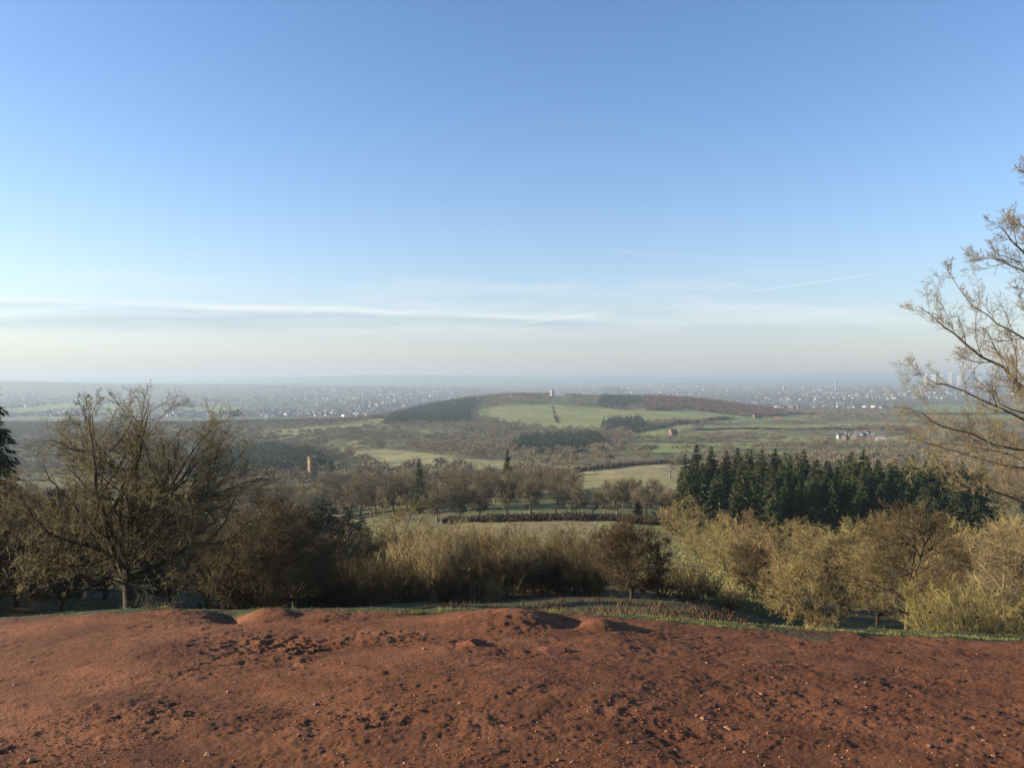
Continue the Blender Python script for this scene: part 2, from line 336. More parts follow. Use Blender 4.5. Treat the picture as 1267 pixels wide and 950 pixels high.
# the summit behind and beside the camera
bx = np.linspace(-45, 45, 91); by = np.linspace(-35, 1.02, 60); BX, BY = np.meshgrid(bx, by)
BZ = -1.72 - .02*np.abs(BY) - .010*np.abs(BX) + .05*fbm(BX, BY, 3, 3, 61) - .09*np.maximum(BY, 0)
ib = (np.arange(59)[:, None]*91+np.arange(90)[None, :]); qb = np.stack([ib, ib+1, ib+92, ib+91], -1).reshape(-1, 4)
o = link('summit', make_mesh('summit', np.stack([BX, BY, BZ], -1).reshape(-1, 3), [qb], [mat_soil], shade=True)); tag(o, kind='structure')

# ------------------------------------------------------------------ branching
def norm(v): return v/np.maximum(np.linalg.norm(v, axis=-1, keepdims=True), 1e-9)
def run(rng, s, d, L_, r0, K, wander, up, tip=.35, out=None):
    """grow N branches of K steps; returns points (N,K+1,3), radii (N,K+1)"""
    n = len(s); P = np.zeros((n, K+1, 3)); P[:, 0] = s; R = r0[:, None]*(1-(1-tip)*np.linspace(0, 1, K+1)[None, :])
    d = norm(d)
    for k in range(K):
        d = norm(d + wander*rng.randn(n, 3) + np.array([0, 0, up]))
        P[:, k+1] = P[:, k]+d*(L_/K)[:, None]
    return P, R
def spawn(rng, P, R, m, t0, t1, ang, angv, ratio, rr, K, wander, up, env=None, Lpar=None, tip=.35, rmin=0.003, lmin=.1):
    n, K1, _ = P.shape; K0 = K1-1
    t = t0+(t1-t0)*((np.arange(m)[None, :]+rng.rand(n, m))/m)
    f = np.clip(t*K0, 0, K0-1e-4); i = f.astype(int); g = (f-i)[..., None]; ar = np.arange(n)[:, None]
    A = P[ar, i]; B = P[ar, i+1]; s = A*(1-g)+B*g; T = norm(B-A)
    r = R[ar, i]*(1-g[..., 0])+R[ar, i+1]*g[..., 0]
    q = rng.randn(n, m, 3); q = norm(q-(q*T).sum(-1, keepdims=True)*T)
    an = np.radians(ang+angv*rng.randn(n, m))[..., None]
    d = T*np.cos(an)+q*np.sin(an)
    Lp = np.linalg.norm(np.diff(P, axis=1), axis=-1).sum(1)
    L_ = Lp[:, None]*ratio*(1-.5*t)*(.65+.7*rng.rand(n, m))
    s = s.reshape(-1, 3); d = d.reshape(-1, 3); L_ = L_.ravel(); r = np.maximum(r.ravel()*rr, rmin)
    if env is not None:
        L_ = clip_env(rng, s, d, L_, env, lmin)
    return run(rng, s, d, L_, r, K, wander, up, tip)
def clip_env(rng, s, d, L_, env, lmin=.1):
    c, rad = env; u = (s-c)/rad; v = norm(d)/rad
    a = (v*v).sum(-1); b = (u*v).sum(-1); q = (u*u).sum(-1)-1
    disc = np.maximum(b*b-a*q, 0); t = (-b+np.sqrt(disc))/a
    t = np.where(q > 0, lmin, t)
    return np.minimum(L_, np.maximum(lmin, t*(.82+.3*rng.rand(len(L_)))))
def tubes(P, R, n):
    N_, K1, _ = P.shape
    T = np.empty_like(P); T[:, 1:-1] = P[:, 2:]-P[:, :-2]; T[:, 0] = P[:, 1]-P[:, 0]; T[:, -1] = P[:, -1]-P[:, -2]; T = norm(T)
    ref = np.where(np.abs(T[:, :1, 2:3]) > .8, np.array([[[1., .1, 0]]]), np.array([[[0, .1, 1.]]]))
    u = norm(np.cross(T, np.broadcast_to(ref, T.shape))); v = np.cross(T, u)
    a = np.arange(n)/n*2*np.pi
    V = P[:, :, None]+R[:, :, None, None]*(u[:, :, None]*np.cos(a)[None, None, :, None]+v[:, :, None]*np.sin(a)[None, None, :, None])
    base = (np.arange(N_)[:, None, None]*K1+np.arange(K1-1)[None, :, None])*n; k = np.arange(n)[None, None]; k2 = (k+1) % n
    Q = np.stack([base+k, base+k2, base+n+k2, base+n+k], -1).reshape(-1, 4)
    return V.reshape(-1, 3), Q
def mesh_tubes(name, sets, mats):
    Vs, Qs, Ms, o = [], [], [], 0
    for st in sets:
        P, R, n = st[:3]
        V, Q = tubes(P, R, n); Vs.append(V); Qs.append(Q+o); o += len(V); Ms.append(np.full(len(Q), st[3] if len(st) > 3 and len(mats) > 1 else 0))
    return make_mesh(name, np.concatenate(Vs), [np.concatenate(Qs)], mats, np.concatenate(Ms), shade=True)

mat_bark_n = material('bark_olive', [(.17, .125, .050), (.29, .23, .092), (.38, .32, .13)], 1.6, 5, .9, rand=.28, dist=.4)
mat_bark_o = material('bark_oak', [(.15, .11, .055), (.25, .20, .095), (.33, .285, .125)], 1.5, 5, .9, dist=.4)
mat_trunk = material('bark_mossy_trunk', [(.06, .047, .034), (.10, .082, .055), (.14, .12, .08)], 6, 8, .95, .03, 30, spots=((.22, .23, .035), 1.4, .56, .06))
mat_limb = material('bark_dark_limb', [(.055, .043, .030), (.09, .07, .045), (.13, .11, .065)], 2.0, 6, .95, dist=.4)
mat_bark_r = material('bark_lichen', [(.15, .11, .068), (.24, .19, .105), (.35, .315, .13)], .5, 5, .9, dist=.4)
mat_bark_m = material('bark_winter_wood', [(.135, .108, .068), (.21, .175, .108), (.275, .235, .135)], .3, 4, .9, rand=.22, dist=.4)
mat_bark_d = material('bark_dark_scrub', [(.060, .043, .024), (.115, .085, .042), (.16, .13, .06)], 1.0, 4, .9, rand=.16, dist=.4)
mat_conif = material('conifer_needles', [(.034, .046, .018), (.062, .080, .028), (.11, .125, .045)], .8, 6, .85, rand=.2, dist=.4)
mat_cone_far = material('far_conifer_needles', [(.022, .042, .020), (.045, .065, .030), (.06, .085, .035)], .03, 6, .9, dist=.4)
mat_wood_far = material('far_bare_wood', [(.145, .115, .078), (.215, .172, .112), (.25, .21, .125)], .012, 7, .9, dist=.35)
mat_larch = material('far_larch_wood', [(.16, .075, .045), (.21, .11, .065), (.17, .12, .07)], .012, 6, .9, dist=.4)

def crown_tree(seed, H=5., trunk=.9, r=.16, spread=1.15, limbs=7, leader=False, m=(8, 8, 7, 3), K=(7, 5, 3, 2, 2), ang0=(10, 80), up=.03, cz=.58, rz=.47, tw=.008, wander=.2, n_limb=5, mats=None):
    """short trunk, spreading limbs, twigs filling a rounded crown; returns (trunk mesh, crown mesh)"""
    rng = rs(seed); R0 = H*.5*spread
    env = (np.array([0, 0, H*cz]), np.array([R0, R0, H*rz]))
    tp, tr = run(rng, np.zeros((1, 3)), np.array([[.06*rng.randn(), .06*rng.randn(), 1.]]), np.array([trunk]), np.array([r]), 5, .05, 0, .72)
    tr[0, 0] *= 1.35
    lt = rng.rand(limbs)*.55+.45; az = np.arange(limbs)/limbs*2*np.pi+rng.rand(limbs)*.6
    el = np.radians(ang0[0]+(ang0[1]-ang0[0])*((np.arange(limbs)*.618) % 1))
    d = np.stack([np.cos(az)*np.cos(el), np.sin(az)*np.cos(el), np.sin(el)], -1)
    s = np.array([tp[0, -1]]*limbs)+np.array([0, 0, -.18*trunk])*(1-lt)[:, None]
    if leader:
        tp, tr = run(rng, np.zeros((1, 3)), np.array([[0, .02, 1.]]), np.array([H*.9]), np.array([r]), 12, .05, 0, .12)
        q_ = (np.arange(limbs)+.5)/limbs; q_ = .14+.8*q_; k_ = q_*12; i_ = k_.astype(int); f_ = (k_-i_)[:, None]; s = tp[0, i_]*(1-f_)+tp[0, i_+1]*f_
        az = np.arange(limbs)*2.4; el = np.radians(5+60*q_); d = np.stack([np.cos(az)*np.cos(el), np.sin(az)*np.cos(el), np.sin(el)], -1)
    Ll = clip_env(rng, s, d, np.full(limbs, 9e9), env)*.98
    P1, R1 = run(rng, s, d, Ll, r*.46*(.6+.5*rng.rand(limbs)), K[0], wander, up, .22)
    sets = [(P1, R1, n_limb, 1)]; P, R = P1, R1
    specs = [(m[0], .15, .98, 46, 13, .62, .6), (m[1], .12, 1, 46, 15, .60, .6), (m[2], .1, 1, 44, 17, .62, .6), (m[3], .1, 1, 40, 16, .65, .75)]
    for j, (mm, a0, a1, an, av, ra, rr) in enumerate(specs):
        if mm == 0: break
        P, R = spawn(rng, P, R, mm, a0, a1, an, av, ra, rr, K[min(j+1, len(K)-1)], wander*1.1, up*.8, env, tip=.45, rmin=tw, lmin=H*.03)
        sets.append((P, R, 3 if j else 4, 1 if j == 0 else 0))
    return (mesh_tubes('trunk', [(tp, tr, 9)], mats), mesh_tubes('crown', sets, mats))
def coppice(seed, H=5., stems=22, spread=.7, m=(8, 8, 3), tw=.008, mats=None, wander=.10, r=.045):
    """many upright stems from one stool"""
    rng = rs(seed); az = rng.rand(stems)*6.283; q = np.sqrt(rng.rand(stems)); R0 = H*.5*spread
    s = np.stack([np.cos(az)*q*R0*.35, np.sin(az)*q*R0*.35, np.zeros(stems)], -1)
    lean = q*math.atan(spread*.75)
    d = np.stack([np.cos(az)*np.sin(lean), np.sin(az)*np.sin(lean), np.cos(lean)], -1)
    Ll = H*(.72+.32*rng.rand(stems))*(1-.22*q)
    P1, R1 = run(rng, s, d, Ll, r*H/5*(.6+.6*rng.rand(stems)), 7, wander, .03, .2)
    sets = []; P, R = P1, R1
    for j, (mm, an, ra) in enumerate(((m[0], 30, .42), (m[1], 32, .5), (m[2], 30, .6))):
        if not mm: break
        P, R = spawn(rng, P, R, mm, .12, 1, an, 11, ra, .5, (4, 3, 2)[j], wander*1.3, .07, tip=.45, rmin=tw)
        sets.append((P, R, 3))
    return (mesh_tubes('stem', [(P1, R1, 5)], mats), mesh_tubes('crown', sets, mats))

def put(name, proto, px, Y, h, wpx=None, label='', cat='tree', group=None, parts=('trunk', 'crown'), rz=None, sink=.02, H=5., W=None, x=None):
    """place a thing made of shared part meshes; wpx = wanted width in metres / natural width"""
    g = ground(px, Y)
    e_ = bpy.data.objects.new(name, None); COL.objects.link(e_)
    e_.location = (g.x, g.y, g.z-sink*h); s = h/H; sw = s*(W or 1.)
    e_.scale = (sw, sw, s); e_.rotation_euler = (0, 0, random.random()*6.28 if rz is None else rz)
    e_.empty_display_size = .5
    tag(e_, label, cat, group)
    for pn, me in zip(parts, proto): link(pn, me, e_)
    return e_
random.seed(7)

# ------------------------------------------------------------------ the big spreading tree on the left
def left_tree():
    Y = 24.; px = 162; g = ground(px, Y); rng = rs(11)
    root = bpy.data.objects.new('bare_tree', None); COL.objects.link(root); root.location = g
    tag(root, 'large wide bare tree with short mossy trunk at the edge of the red soil', 'tree')
    top = -(757-HY)/F*Y - g.z + .72             # height of the fork above the ground
    env = (np.array([.25, 0, top+2.35]), np.array([4.55, 3.7, 3.95]))
    tp, tr = run(rng, np.array([[0, 0, -.3]]), np.array([[.03, 0, 1.]]), np.array([top+1.25]), np.array([.26]), 12, .035, 0, .55)
    lim = [(175, 66, 1.), (100, 86, 1.1), (20, 70, .95), (270, 78, 1.), (350, 60, .9), (205, 52, .7), (60, 76, .9), (140, 74, .8), (240, 84, .9), (5, 48, 1.), (178, 34, .6), (-8, 24, .6), (170, 16, .55), (225, 22, .5), (320, 20, .5), (60, 30, .6), (120, 28, .6), (300, 40, .6)]
    az = np.radians([l[0] for l in lim]); el = np.radians([l[1] for l in lim]); th = np.array([l[2] for l in lim]); n = len(lim)
    d = np.stack([np.cos(az)*np.cos(el), np.sin(az)*np.cos(el), np.sin(el)], -1)
    k_ = np.clip(12*(1-(.02+.36*rng.rand(n)*np.where(el > 1.2, .4, 1.))), 0, 11.99); i_ = k_.astype(int); s = tp[0, i_]+(tp[0, i_+1]-tp[0, i_])*(k_-i_)[:, None]
    th = th*np.where(el < .65, .6, 1.)
    LL = clip_env(rng, s, d, np.full(n, 99.), env)
    P1, R1 = run(rng, s, d, np.minimum(LL*.84, 6.0), .100*th, 14, .15, .015, .12)
    sets = [(P1, R1, 7, 1)]; P, R = P1, R1
    for j, (mm, a0, an, ra, K, w_, up, nn, rr) in enumerate(((10, .14, 46, .62, 8, .18, .06, 5, .52), (8, .12, 44, .55, 5, .2, .06, 4, .55), (6, .1, 44, .58, 4, .22, .05, 3, .6), (3, .1, 42, .65, 2, .2, .05, 3, .8))):
        P, R = spawn(rng, P, R, mm, a0, 1, an, 13, ra, rr, K, w_, up, env, tip=.4, rmin=.0056, lmin=.2)
        sets.append((P, R, nn, 1 if j < 2 else 0))
    link('trunk', mesh_tubes('trunk', [(tp, tr, 14)], [mat_trunk]), root)
    link('crown', mesh_tubes('crown', sets, [mat_bark_o, mat_limb]), root)
    # one crooked dead limb low on the right
    pts = np.array([[.0, -.1, top+.16], [.25, -.35, top+.22], [.5, -.4, top+.14], [.7, -.42, top-.06], [.85, -.42, top-.18], [1.05, -.45, top-.14], [1.25, -.4, top-.2], [1.42, -.4, top-.42]])[None]
    P2, R2 = spawn(rng, pts, np.linspace(.05, .012, 8)[None], 9, .3, 1, 45, 15, .3, .5, 4, .25, -.02, None, rmin=.006)
    link('dead_limb', mesh_tubes('dead_limb', [(pts, np.linspace(.05, .012, 8)[None], 6), (P2, R2, 3)], [mat_bark_r]), root)
left_tree()

# ------------------------------------------------------------------ the tree that leans in from the right
def right_tree():
    rng = rs(5); Y0 = 18.; base = ground(1500, Y0)
    root = bpy.data.objects.new('bare_tree', None); COL.objects.link(root); root.location = base
    tag(root, 'tall bare tree whose long yellowish limbs reach in from the right edge against the sky', 'tree')
    def W(px, py, Y): return np.array([(px-CX)/F*Y, Y, -(py-HY)/F*Y])-np.array(base)
    tp = np.array([W(1500, 850, Y0), W(1500, 700, Y0), W(1494, 560, Y0), W(1486, 430, Y0), W(1470, 280, Y0), W(1452, 150, Y0), W(1440, 40, Y0)])
    tp[0] = [0, 0, -.3]
    tt = np.linspace(0, 6, 15); TP = np.stack([np.interp(tt, range(7), tp[:, k]) for k in range(3)], -1)[None]
    TR = np.interp(tt, range(7), [.34, .27, .24, .2, .14, .08, .03])[None]
    limbs = [  # start on trunk, way points (photo bearing), depth at the tip
      [(1495, 600), (1360, 540), (1267, 489), (1222, 457), (1170, 422), (1146, 404), (1114, 379), 16.6],
      [(1490, 560), (1370, 500), (1267, 434), (1227, 407), (1189, 386), (1151, 336), 17.5],
      [(1488, 500), (1380, 430), (1300, 370), (1240, 330), (1208, 322), (1196, 318), 18.5],
      [(1480, 430), (1390, 370), (1310, 320), (1262, 295), (1236, 270), 18.2],
      [(1475, 320), (1390, 280), (1320, 255), (1270, 232), (1250, 212), 17.0],
      [(1470, 300), (1400, 270), (1340, 250), (1300, 240), 17.4],
      [(1480, 450), (1390, 410), (1310, 350), (1262, 320), (1225, 290), (1215, 280), 16.2],
      [(1497, 640), (1380, 560), (1290, 528), (1210, 505), (1150, 478), (1130, 470), 17.2],
      [(1497, 650), (1390, 590), (1290, 560), (1200, 545), (1135, 520), (1100, 505), 16.0],
      [(1498, 680), (1390, 610), (1300, 590), (1220, 575), (1150, 556), (1105, 540), 17.0],
      [(1498, 700), (1400, 640), (1310, 625), (1230, 612), (1160, 600), (1112, 580), 18.0],
      [(1498, 720), (1400, 660), (1320, 640), (1250, 625), (1190, 600), (1140, 572), 15.5],
      [(1497, 630), (1400, 560), (1330, 520), (1262, 480), (1215, 440), (1190, 430), 19.5],
      [(1497, 670), (1420, 600), (1340, 575), (1270, 555), (1205, 540), (1160, 530), 19.5],
      [(1490, 540), (1420, 480), (1340, 440), (1280, 400), (1240, 370), 19.5],
      [(1497, 690), (1400, 625), (1320, 600), (1250, 570), (1180, 550), (1125, 548), 19.0],
      [(1475, 350), (1400, 330), (1330, 300), (1280, 290), (1250, 300), 19.5],
      [(1497, 640), (1410, 590), (1330, 545), (1265, 520), (1225, 500), (1195, 470), 15.8],
    ]
    K = 12; P1 = []; 
    for lm in limbs:
        yd = lm[-1]; pp = [(p[0]+22*smooth(p[0], 1400, 1200), p[1]) for p in lm[:-1]]; m = len(pp)
        w3 = np.array([W(p[0], p[1], Y0+(yd-Y0)*(i/(m-1))) for i, p in enumerate(pp)])
        t = np.linspace(0, m-1, K+1); P1.append(np.stack([np.interp(t, range(m), w3[:, k]) for k in range(3)], -1))
    P1 = np.array(P1); P1[:, 1:-1] += .035*rng.randn(*P1[:, 1:-1].shape)
    R1 = np.linspace(.052, .007, K+1)[None]*(.75+.4*rng.rand(len(limbs)))[:, None]
    sets = [(P1, R1, 6)]; P, R = P1, R1
    for j, (mm, a0, an, ra, K_, w_, up, nn, rr) in enumerate(((15, .18, 38, .175, 7, .13, .09, 5, .45), (11, .12, 38, .42, 5, .18, .05, 4, .55), (7, .1, 40, .45, 3, .2, .04, 3, .6), (3, .15, 32, .75, 3, .14, .06, 3, .8))):
        P, R = spawn(rng, P, R, mm, a0, 1, an, 12, ra, rr, K_, w_, up, None, tip=.4, rmin=.0025, lmin=.08)
        sets.append((P, R, nn))
    link('trunk', mesh_tubes('trunk', [(TP, TR, 12)], [mat_trunk]), root)
    link('crown', mesh_tubes('crown', sets, [mat_bark_r]), root)
right_tree()

# ------------------------------------------------------------------ shared shapes of the bushes and trees
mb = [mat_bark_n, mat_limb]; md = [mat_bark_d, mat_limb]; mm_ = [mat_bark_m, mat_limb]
HAW = [crown_tree(20+i, tw=.0075, mats=mb, spread=(1.2, 1.05, 1.3)[i], trunk=(.7, .9, .6)[i], r=.13, limbs=(9, 8, 11)[i]) for i in range(3)]      # rounded thorn-like trees, H 5
TALL = [crown_tree(31, H=5., tw=.0060, mats=md, spread=1.0, r=.10, limbs=22, leader=True, m=(8, 7, 6, 0), cz=.55, rz=.5, K=(8, 5, 3, 2, 2))]
HAWY = [crown_tree(26+i, tw=.0055, mats=[mat_bark_r, mat_bark_n], spread=1.2, trunk=.6, r=.11, limbs=11, m=(9, 8, 8, 3)) for i in range(1)]
HAWL = [crown_tree(40+i, tw=.011, mats=mb, spread=1.1, trunk=.5, r=.12, limbs=8, m=(8, 8, 7, 0), K=(6, 4, 3, 2), cz=.52, rz=.52) for i in range(2)]
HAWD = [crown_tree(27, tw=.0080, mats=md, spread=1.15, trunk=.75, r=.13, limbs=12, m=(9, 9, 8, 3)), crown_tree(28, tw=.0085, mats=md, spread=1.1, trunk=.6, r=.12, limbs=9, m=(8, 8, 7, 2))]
mat_bark_s = material('bark_sallow', [(.27, .20, .10), (.37, .295, .145), (.44, .36, .19)], 1.0, 4, .9, dist=.4)
COPY = [coppice(56, stems=34, spread=.8, mats=[mat_bark_s], tw=.008)]
COP = [coppice(50+i, stems=26, spread=(.6, .8, .95)[i], mats=mb, tw=.0075) for i in range(3)]
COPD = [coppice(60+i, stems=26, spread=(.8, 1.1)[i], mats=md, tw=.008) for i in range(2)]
MID = [crown_tree(70+i, H=12., trunk=(2.6, 2.2, 3.2, 2.4, 2.8)[i], r=.34, spread=(.95, 1.1, .7, 1.0, .82)[i], limbs=10, m=(9, 9, 9, 0), K=(6, 4, 3, 1), tw=.024, mats=mm_, cz=.60, rz=.42) for i in range(5)]

LB = lambda s: s
# right-hand thorn trees on the slope, each its own
put('bare_tree', HAW[0], 998, 42, 4.75, label='rounded tan thorn tree with a short pale trunk just beyond the soil edge', W=.98, rz=.4)
put('bare_tree', TALL[0], 1122, 45, 7.7, label='dark spreading tree with a visible straight trunk beyond the soil edge on the right', W=.95, rz=1.)
put('shrub', COP[1], 1160, 37, 3.9, label='upright twiggy shrub in front of the dark straight trunked tree', cat='shrub', parts=('stem', 'crown'))
put('bare_tree', HAWY[0], 1262, 25, 4.9, label='bright yellowish bush like tree filling the lower right corner', W=.95, rz=2.1, sink=.1)
put('shrub', COP[2], 1205, 24, 2.6, label='low bright twiggy shrub beside the lower right corner tree', cat='shrub', parts=('stem', 'crown'))
put('bare_tree', HAWD[1], 1190, 36, 4.4, label='tan bush like tree right of the upright twiggy shrub', rz=3.)
put('bare_tree', HAW[1], 985, 66, 8.2, label='tall rounded tan tree rising behind the short trunked thorn tree', W=.95)
put('bare_tree', HAW[2], 1085, 60, 8.6, label='broad tan tree below the conifer plantation, behind the dark trunked tree', W=.8)
rb = [(1050, 78, 7.0), (1215, 55, 6.6), (1250, 72, 9.2), (1150, 86, 8.0), (945, 80, 6.6), (1180, 70, 7.4)]
for i, (px, Y, h) in enumerate(rb):
    put('bare_tree', (HAWD[i % 2], HAW[i % 3])[i % 3 == 2], px, Y, h, label='tan leafless tree in the thicket between the thorn trees and the conifers', group='thicket below the conifer plantation', W=1.0)
rc = [(870, 128, 7.2), (900, 108, 7.4), (928, 96, 6.8), (845, 172, 10), (880, 150, 8.5), (915, 135, 9), (950, 112, 8.5), (862, 160, 8), (940, 150, 9), (980, 120, 9), (1010, 105, 8.5), (1060, 118, 10), (1110, 120, 9), (1000, 140, 9), (1160, 110, 10), (1210, 100, 9), (1250, 95, 10), (895, 122, 6.5)]
for i, (px, Y, h) in enumerate(rc):
    put('bare_tree', HAWL[i % 2], px, Y, h, label='bare brown tree of the belt along the yellowish grass path', group='belt of bare trees along the grass path', W=1.05)
# centre
put('bare_tree', HAWD[0], 781, 50, 5.2, label='round twiggy thorn tree with dark trunk standing in the middle of the slope', W=.93, rz=5.)
put('shrub', COPD[1], 848, 53, 3.4, label='dark twiggy shrub just right of the middle thorn tree', cat='shrub', parts=('stem', 'crown'), W=.75)
put('shrub', COPD[1], 905, 57, 1.9, label='small dark shrub on the path side below the belt of bare trees', cat='shrub', parts=('stem', 'crown'), W=1.1)
put('shrub', COP[2], 612, 50, 1.7, label='small grey green bramble shrub at the foot of the dark thicket', cat='shrub', parts=('stem', 'crown'), W=1.2)
put('shrub', COPY[0], 545, 52, 5.6, label='tall pale upright shrub catching the sun above the dark thicket', cat='shrub', parts=('stem', 'crown'), W=.85)
put('shrub', COPY[0], 508, 57, 5.2, label='pale narrow shrub immediately left of the tallest pale shrub', cat='shrub', parts=('stem', 'crown'))
put('shrub', COPY[0], 634, 55, 4.1, label='pale shrub between the tall pale shrub and the middle thorn tree', cat='shrub', parts=('stem', 'crown'))
put('bare_tree', HAWL[0], 490, 112, 11.0, label='big rounded tan tree standing up behind the shrub thicket', W=.95)
sh = []
rr_ = rs(77)
for px in range(300, 735, 19):
    sh.append((px+rr_.uniform(-7, 7), rr_.uniform(66, 84), rr_.uniform(4.6, 6.3), 0))
    q_ = (px+rr_.uniform(-7, 7), rr_.uniform(50, 60), rr_.uniform(2.8, 4.2), 1)
    sh.append(q_ if not 515 < px < 575 else (q_[0], 49, 1.9, 1))
for px in range(290, 560, 30): sh.append((px+rr_.uniform(-9, 9), rr_.uniform(95, 112), rr_.uniform(5, 7.0), 0))
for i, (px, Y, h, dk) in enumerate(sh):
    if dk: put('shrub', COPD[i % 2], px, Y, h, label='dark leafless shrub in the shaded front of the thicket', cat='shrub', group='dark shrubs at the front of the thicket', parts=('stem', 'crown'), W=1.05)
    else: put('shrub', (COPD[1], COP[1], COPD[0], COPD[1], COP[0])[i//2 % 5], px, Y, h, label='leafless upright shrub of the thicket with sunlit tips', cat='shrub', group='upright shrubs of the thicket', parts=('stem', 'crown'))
for px, Y, h in ((690, 56, 3.9), (722, 60, 4.1), (735, 54, 2.8), (860, 62, 2.6), (820, 60, 3.2), (878, 66, 2.2)):
    put('shrub', COPD[0], px, Y, h, label='dark leafless shrub in the gap beside the middle thorn tree', cat='shrub', group='dark shrubs beside the middle thorn tree', parts=('stem', 'crown'), W=1.1)
# left scrub behind the big tree
put('bare_tree', HAWD[0], 322, 38, 5.9, label='dense dark thorn tree whose crown meets the right side of the big spreading tree', W=.95)
lsc = [(20, 44, 5.6), (-60, 40, 4.6), (75, 42, 5.5), (255, 46, 6.0), (210, 58, 7.0), (130, 62, 7.2), (365, 48, 5.0), (290, 62, 7.6), (60, 66, 8.5), (0, 52, 7.2), (345, 70, 7.6), (400, 84, 6.8), (-20, 75, 9), (170, 80, 8.6), (240, 84, 8.6), (110, 90, 9), (300, 92, 8.2)]
for i, (px, Y, h) in enumerate(lsc):
    put('bare_tree', (HAWD[i % 2], HAWL[i % 2])[Y > 78], px, Y, h, label='bare thorn tree on the shaded slope behind the big spreading tree', group='thorn trees on the shaded slope', W=1.05)

# ------------------------------------------------------------------ conifers
def blades(C, D, L_, Wd, rng, droop=.0):
    """flat leaf-like sprays: base C (n,3), direction D, length, width -> triangles"""
    n = len(C); D = norm(D); q = norm(np.cross(D, norm(rng.randn(n, 3)+np.array([0, 0, 1.5]))))
    a = C-q*Wd[:, None]/2; b = C+q*Wd[:, None]/2; t = C+D*L_[:, None]; t[:, 2] -= droop*L_
    V = np.stack([a, b, t], 1).reshape(-1, 3); return V, np.arange(3*n).reshape(-1, 3)
def conifer(seed, H=18., R=3.2, whorls=30, per=9, sub=9, mat=None, base=.08, blunt=.0):
    rng = rs(seed); Vs = []; Fs = []; o = 0; C = []; D = []; LL = []; WW = []
    for k in range(whorls):
        t = min(1, max(0, (k+rng.uniform(-.5, .5))/(whorls-1))); z = H*(base+(1-base)*t**.93); rad = R*((1-t)**.78+blunt*(1-t)*t)*(.8+.35*rng.rand()) + .15
        for j in range(per if t < .85 else 5):
            a_ = rng.rand()*6.283; l = rad*(.6+.6*rng.rand()); z = H*(base+(1-base)*min(1, max(0, t+rng.uniform(-.6, .6)/whorls))**.93); dz = .35*t-.28+.12*rng.randn()
            d = np.array([math.cos(a_), math.sin(a_), dz+.1*rng.randn()])
            for s_ in range(sub):
                u = (s_+rng.rand())/sub; p = np.array([0, 0, z])+d*l*u+np.array([0, 0, -.12*l*u*u])
                sd = (rng.rand()*2-1)*1.1; dd = np.array([math.cos(a_+sd), math.sin(a_+sd), -.25+.2*rng.randn()])
                C.append(p); D.append(dd); LL.append((.55+.35*rng.rand())*(.5+rad*.28)); WW.append(.34*(.45+rad*.2))
    V, F_ = blades(np.array(C), np.array(D), np.array(LL), np.array(WW), rng, .15)
    V2 = V
    tp = np.array([[[0, 0, -.5], [0, 0, H*.5], [0, 0, H*.99]]]); tr = np.array([[.28, .16, .03]])*H/18
    return (mesh_tubes('trunk', [(tp, tr, 6)], [mat_bark_d]), make_mesh('crown', V2, [F_], [mat or mat_conif]))
CON = [conifer(80+i, R=(4.0, 3.5, 4.4)[i], whorls=38, sub=11, per=10) for i in range(4-1)]
CONN = conifer(85, H=18, R=4.2, whorls=34, per=11, sub=16)
mat_dark_ev = material('dark_evergreen_leaves', [(.014, .022, .012), (.026, .036, .017), (.045, .055, .025)], .8, 6, .8, rand=.2, dist=.4)
DARK = conifer(86, mat=mat_dark_ev, H=8, R=2.6, whorls=16, per=12, sub=8, blunt=1.2)
rr_ = rs(91); k = 0
rows = ((192, 842, 1190, 15.2), (205, 852, 1205, 17.5), (219, 848, 1215, 19), (234, 856, 1220, 20.5), (250, 862, 1222, 22.), (268, 880, 1225, 23))
for (Y, p0, p1, h) in rows:
    px = p0
    while px < p1:
        hh = h*rr_.uniform(.86, 1.09)*(1-.10*smooth(px, 1080, 1220))
        if px < 870 and Y > 210: hh *= .95
        put('conifer', CON[k % 3], px, Y*rr_.uniform(.985, 1.015), hh, H=18, label='dark green conifer packed among its fellows in the plantation on the right', group='conifers of the plantation', W=1.05); k += 1
        px += rr_.uniform(16, 25)*205/Y*1.0
for px, Y, h in ((1135, 150, 13), (1160, 145, 12), (1185, 140, 12), (1210, 138, 11.5), (1150, 162, 14.5), (1180, 160, 14), (1205, 158, 13.5), (1232, 150, 12.5)):
    put('evergreen_tree', DARK, px, Y, h, H=8, label='dark rounded evergreen at the right end of the conifer plantation', group='rounded evergreens beside the plantation', W=.8)
put('conifer', CONN, -12, 66, 17.6, H=18, label='near black conifer whose branches poke in at the left edge of the view', W=.78)
for px, Y, h in ((-95, 66, 12),):  # out of view, added for the shade it casts
    put('conifer', CONN, px, Y, h, H=18, label='unseen conifer added on the spur beyond the left edge to cast shade', group='added shade conifers on the left spur', W=.9)
ge = rs(95)
for Y in np.arange(33, 77, 3.0):  # unseen row added to shade slope and thicket; tops follow the wanted shadow line
    x = -50-.12*(Y-33)+ge.uniform(-3, 3); px = CX+F*x/Y; zt = -5.4-.035*max(0, Y-60)-.03*max(0, 55-Y)+ge.uniform(-.7, .7)
    h = zt-float(height(px, Y))
    put('evergreen_tree', DARK, px, Y, h, H=8, label='unseen dark evergreen added along the spur beyond the left edge as a shadow caster', group='added shadow casting evergreens on the left spur', W=1.5)
put('conifer', CON[1], 519, 262, 19, H=18, label='narrow dark conifer standing alone among bare trees left of centre', W=.75)
put('conifer', CON[0], 628, 300, 21, H=18, label='tall dark conifer behind the rounded park tree', W=.72)
put('conifer', CON[1], 571, 420, 12, H=18, label='small dark conifer at the edge of the pale meadow', W=.9)
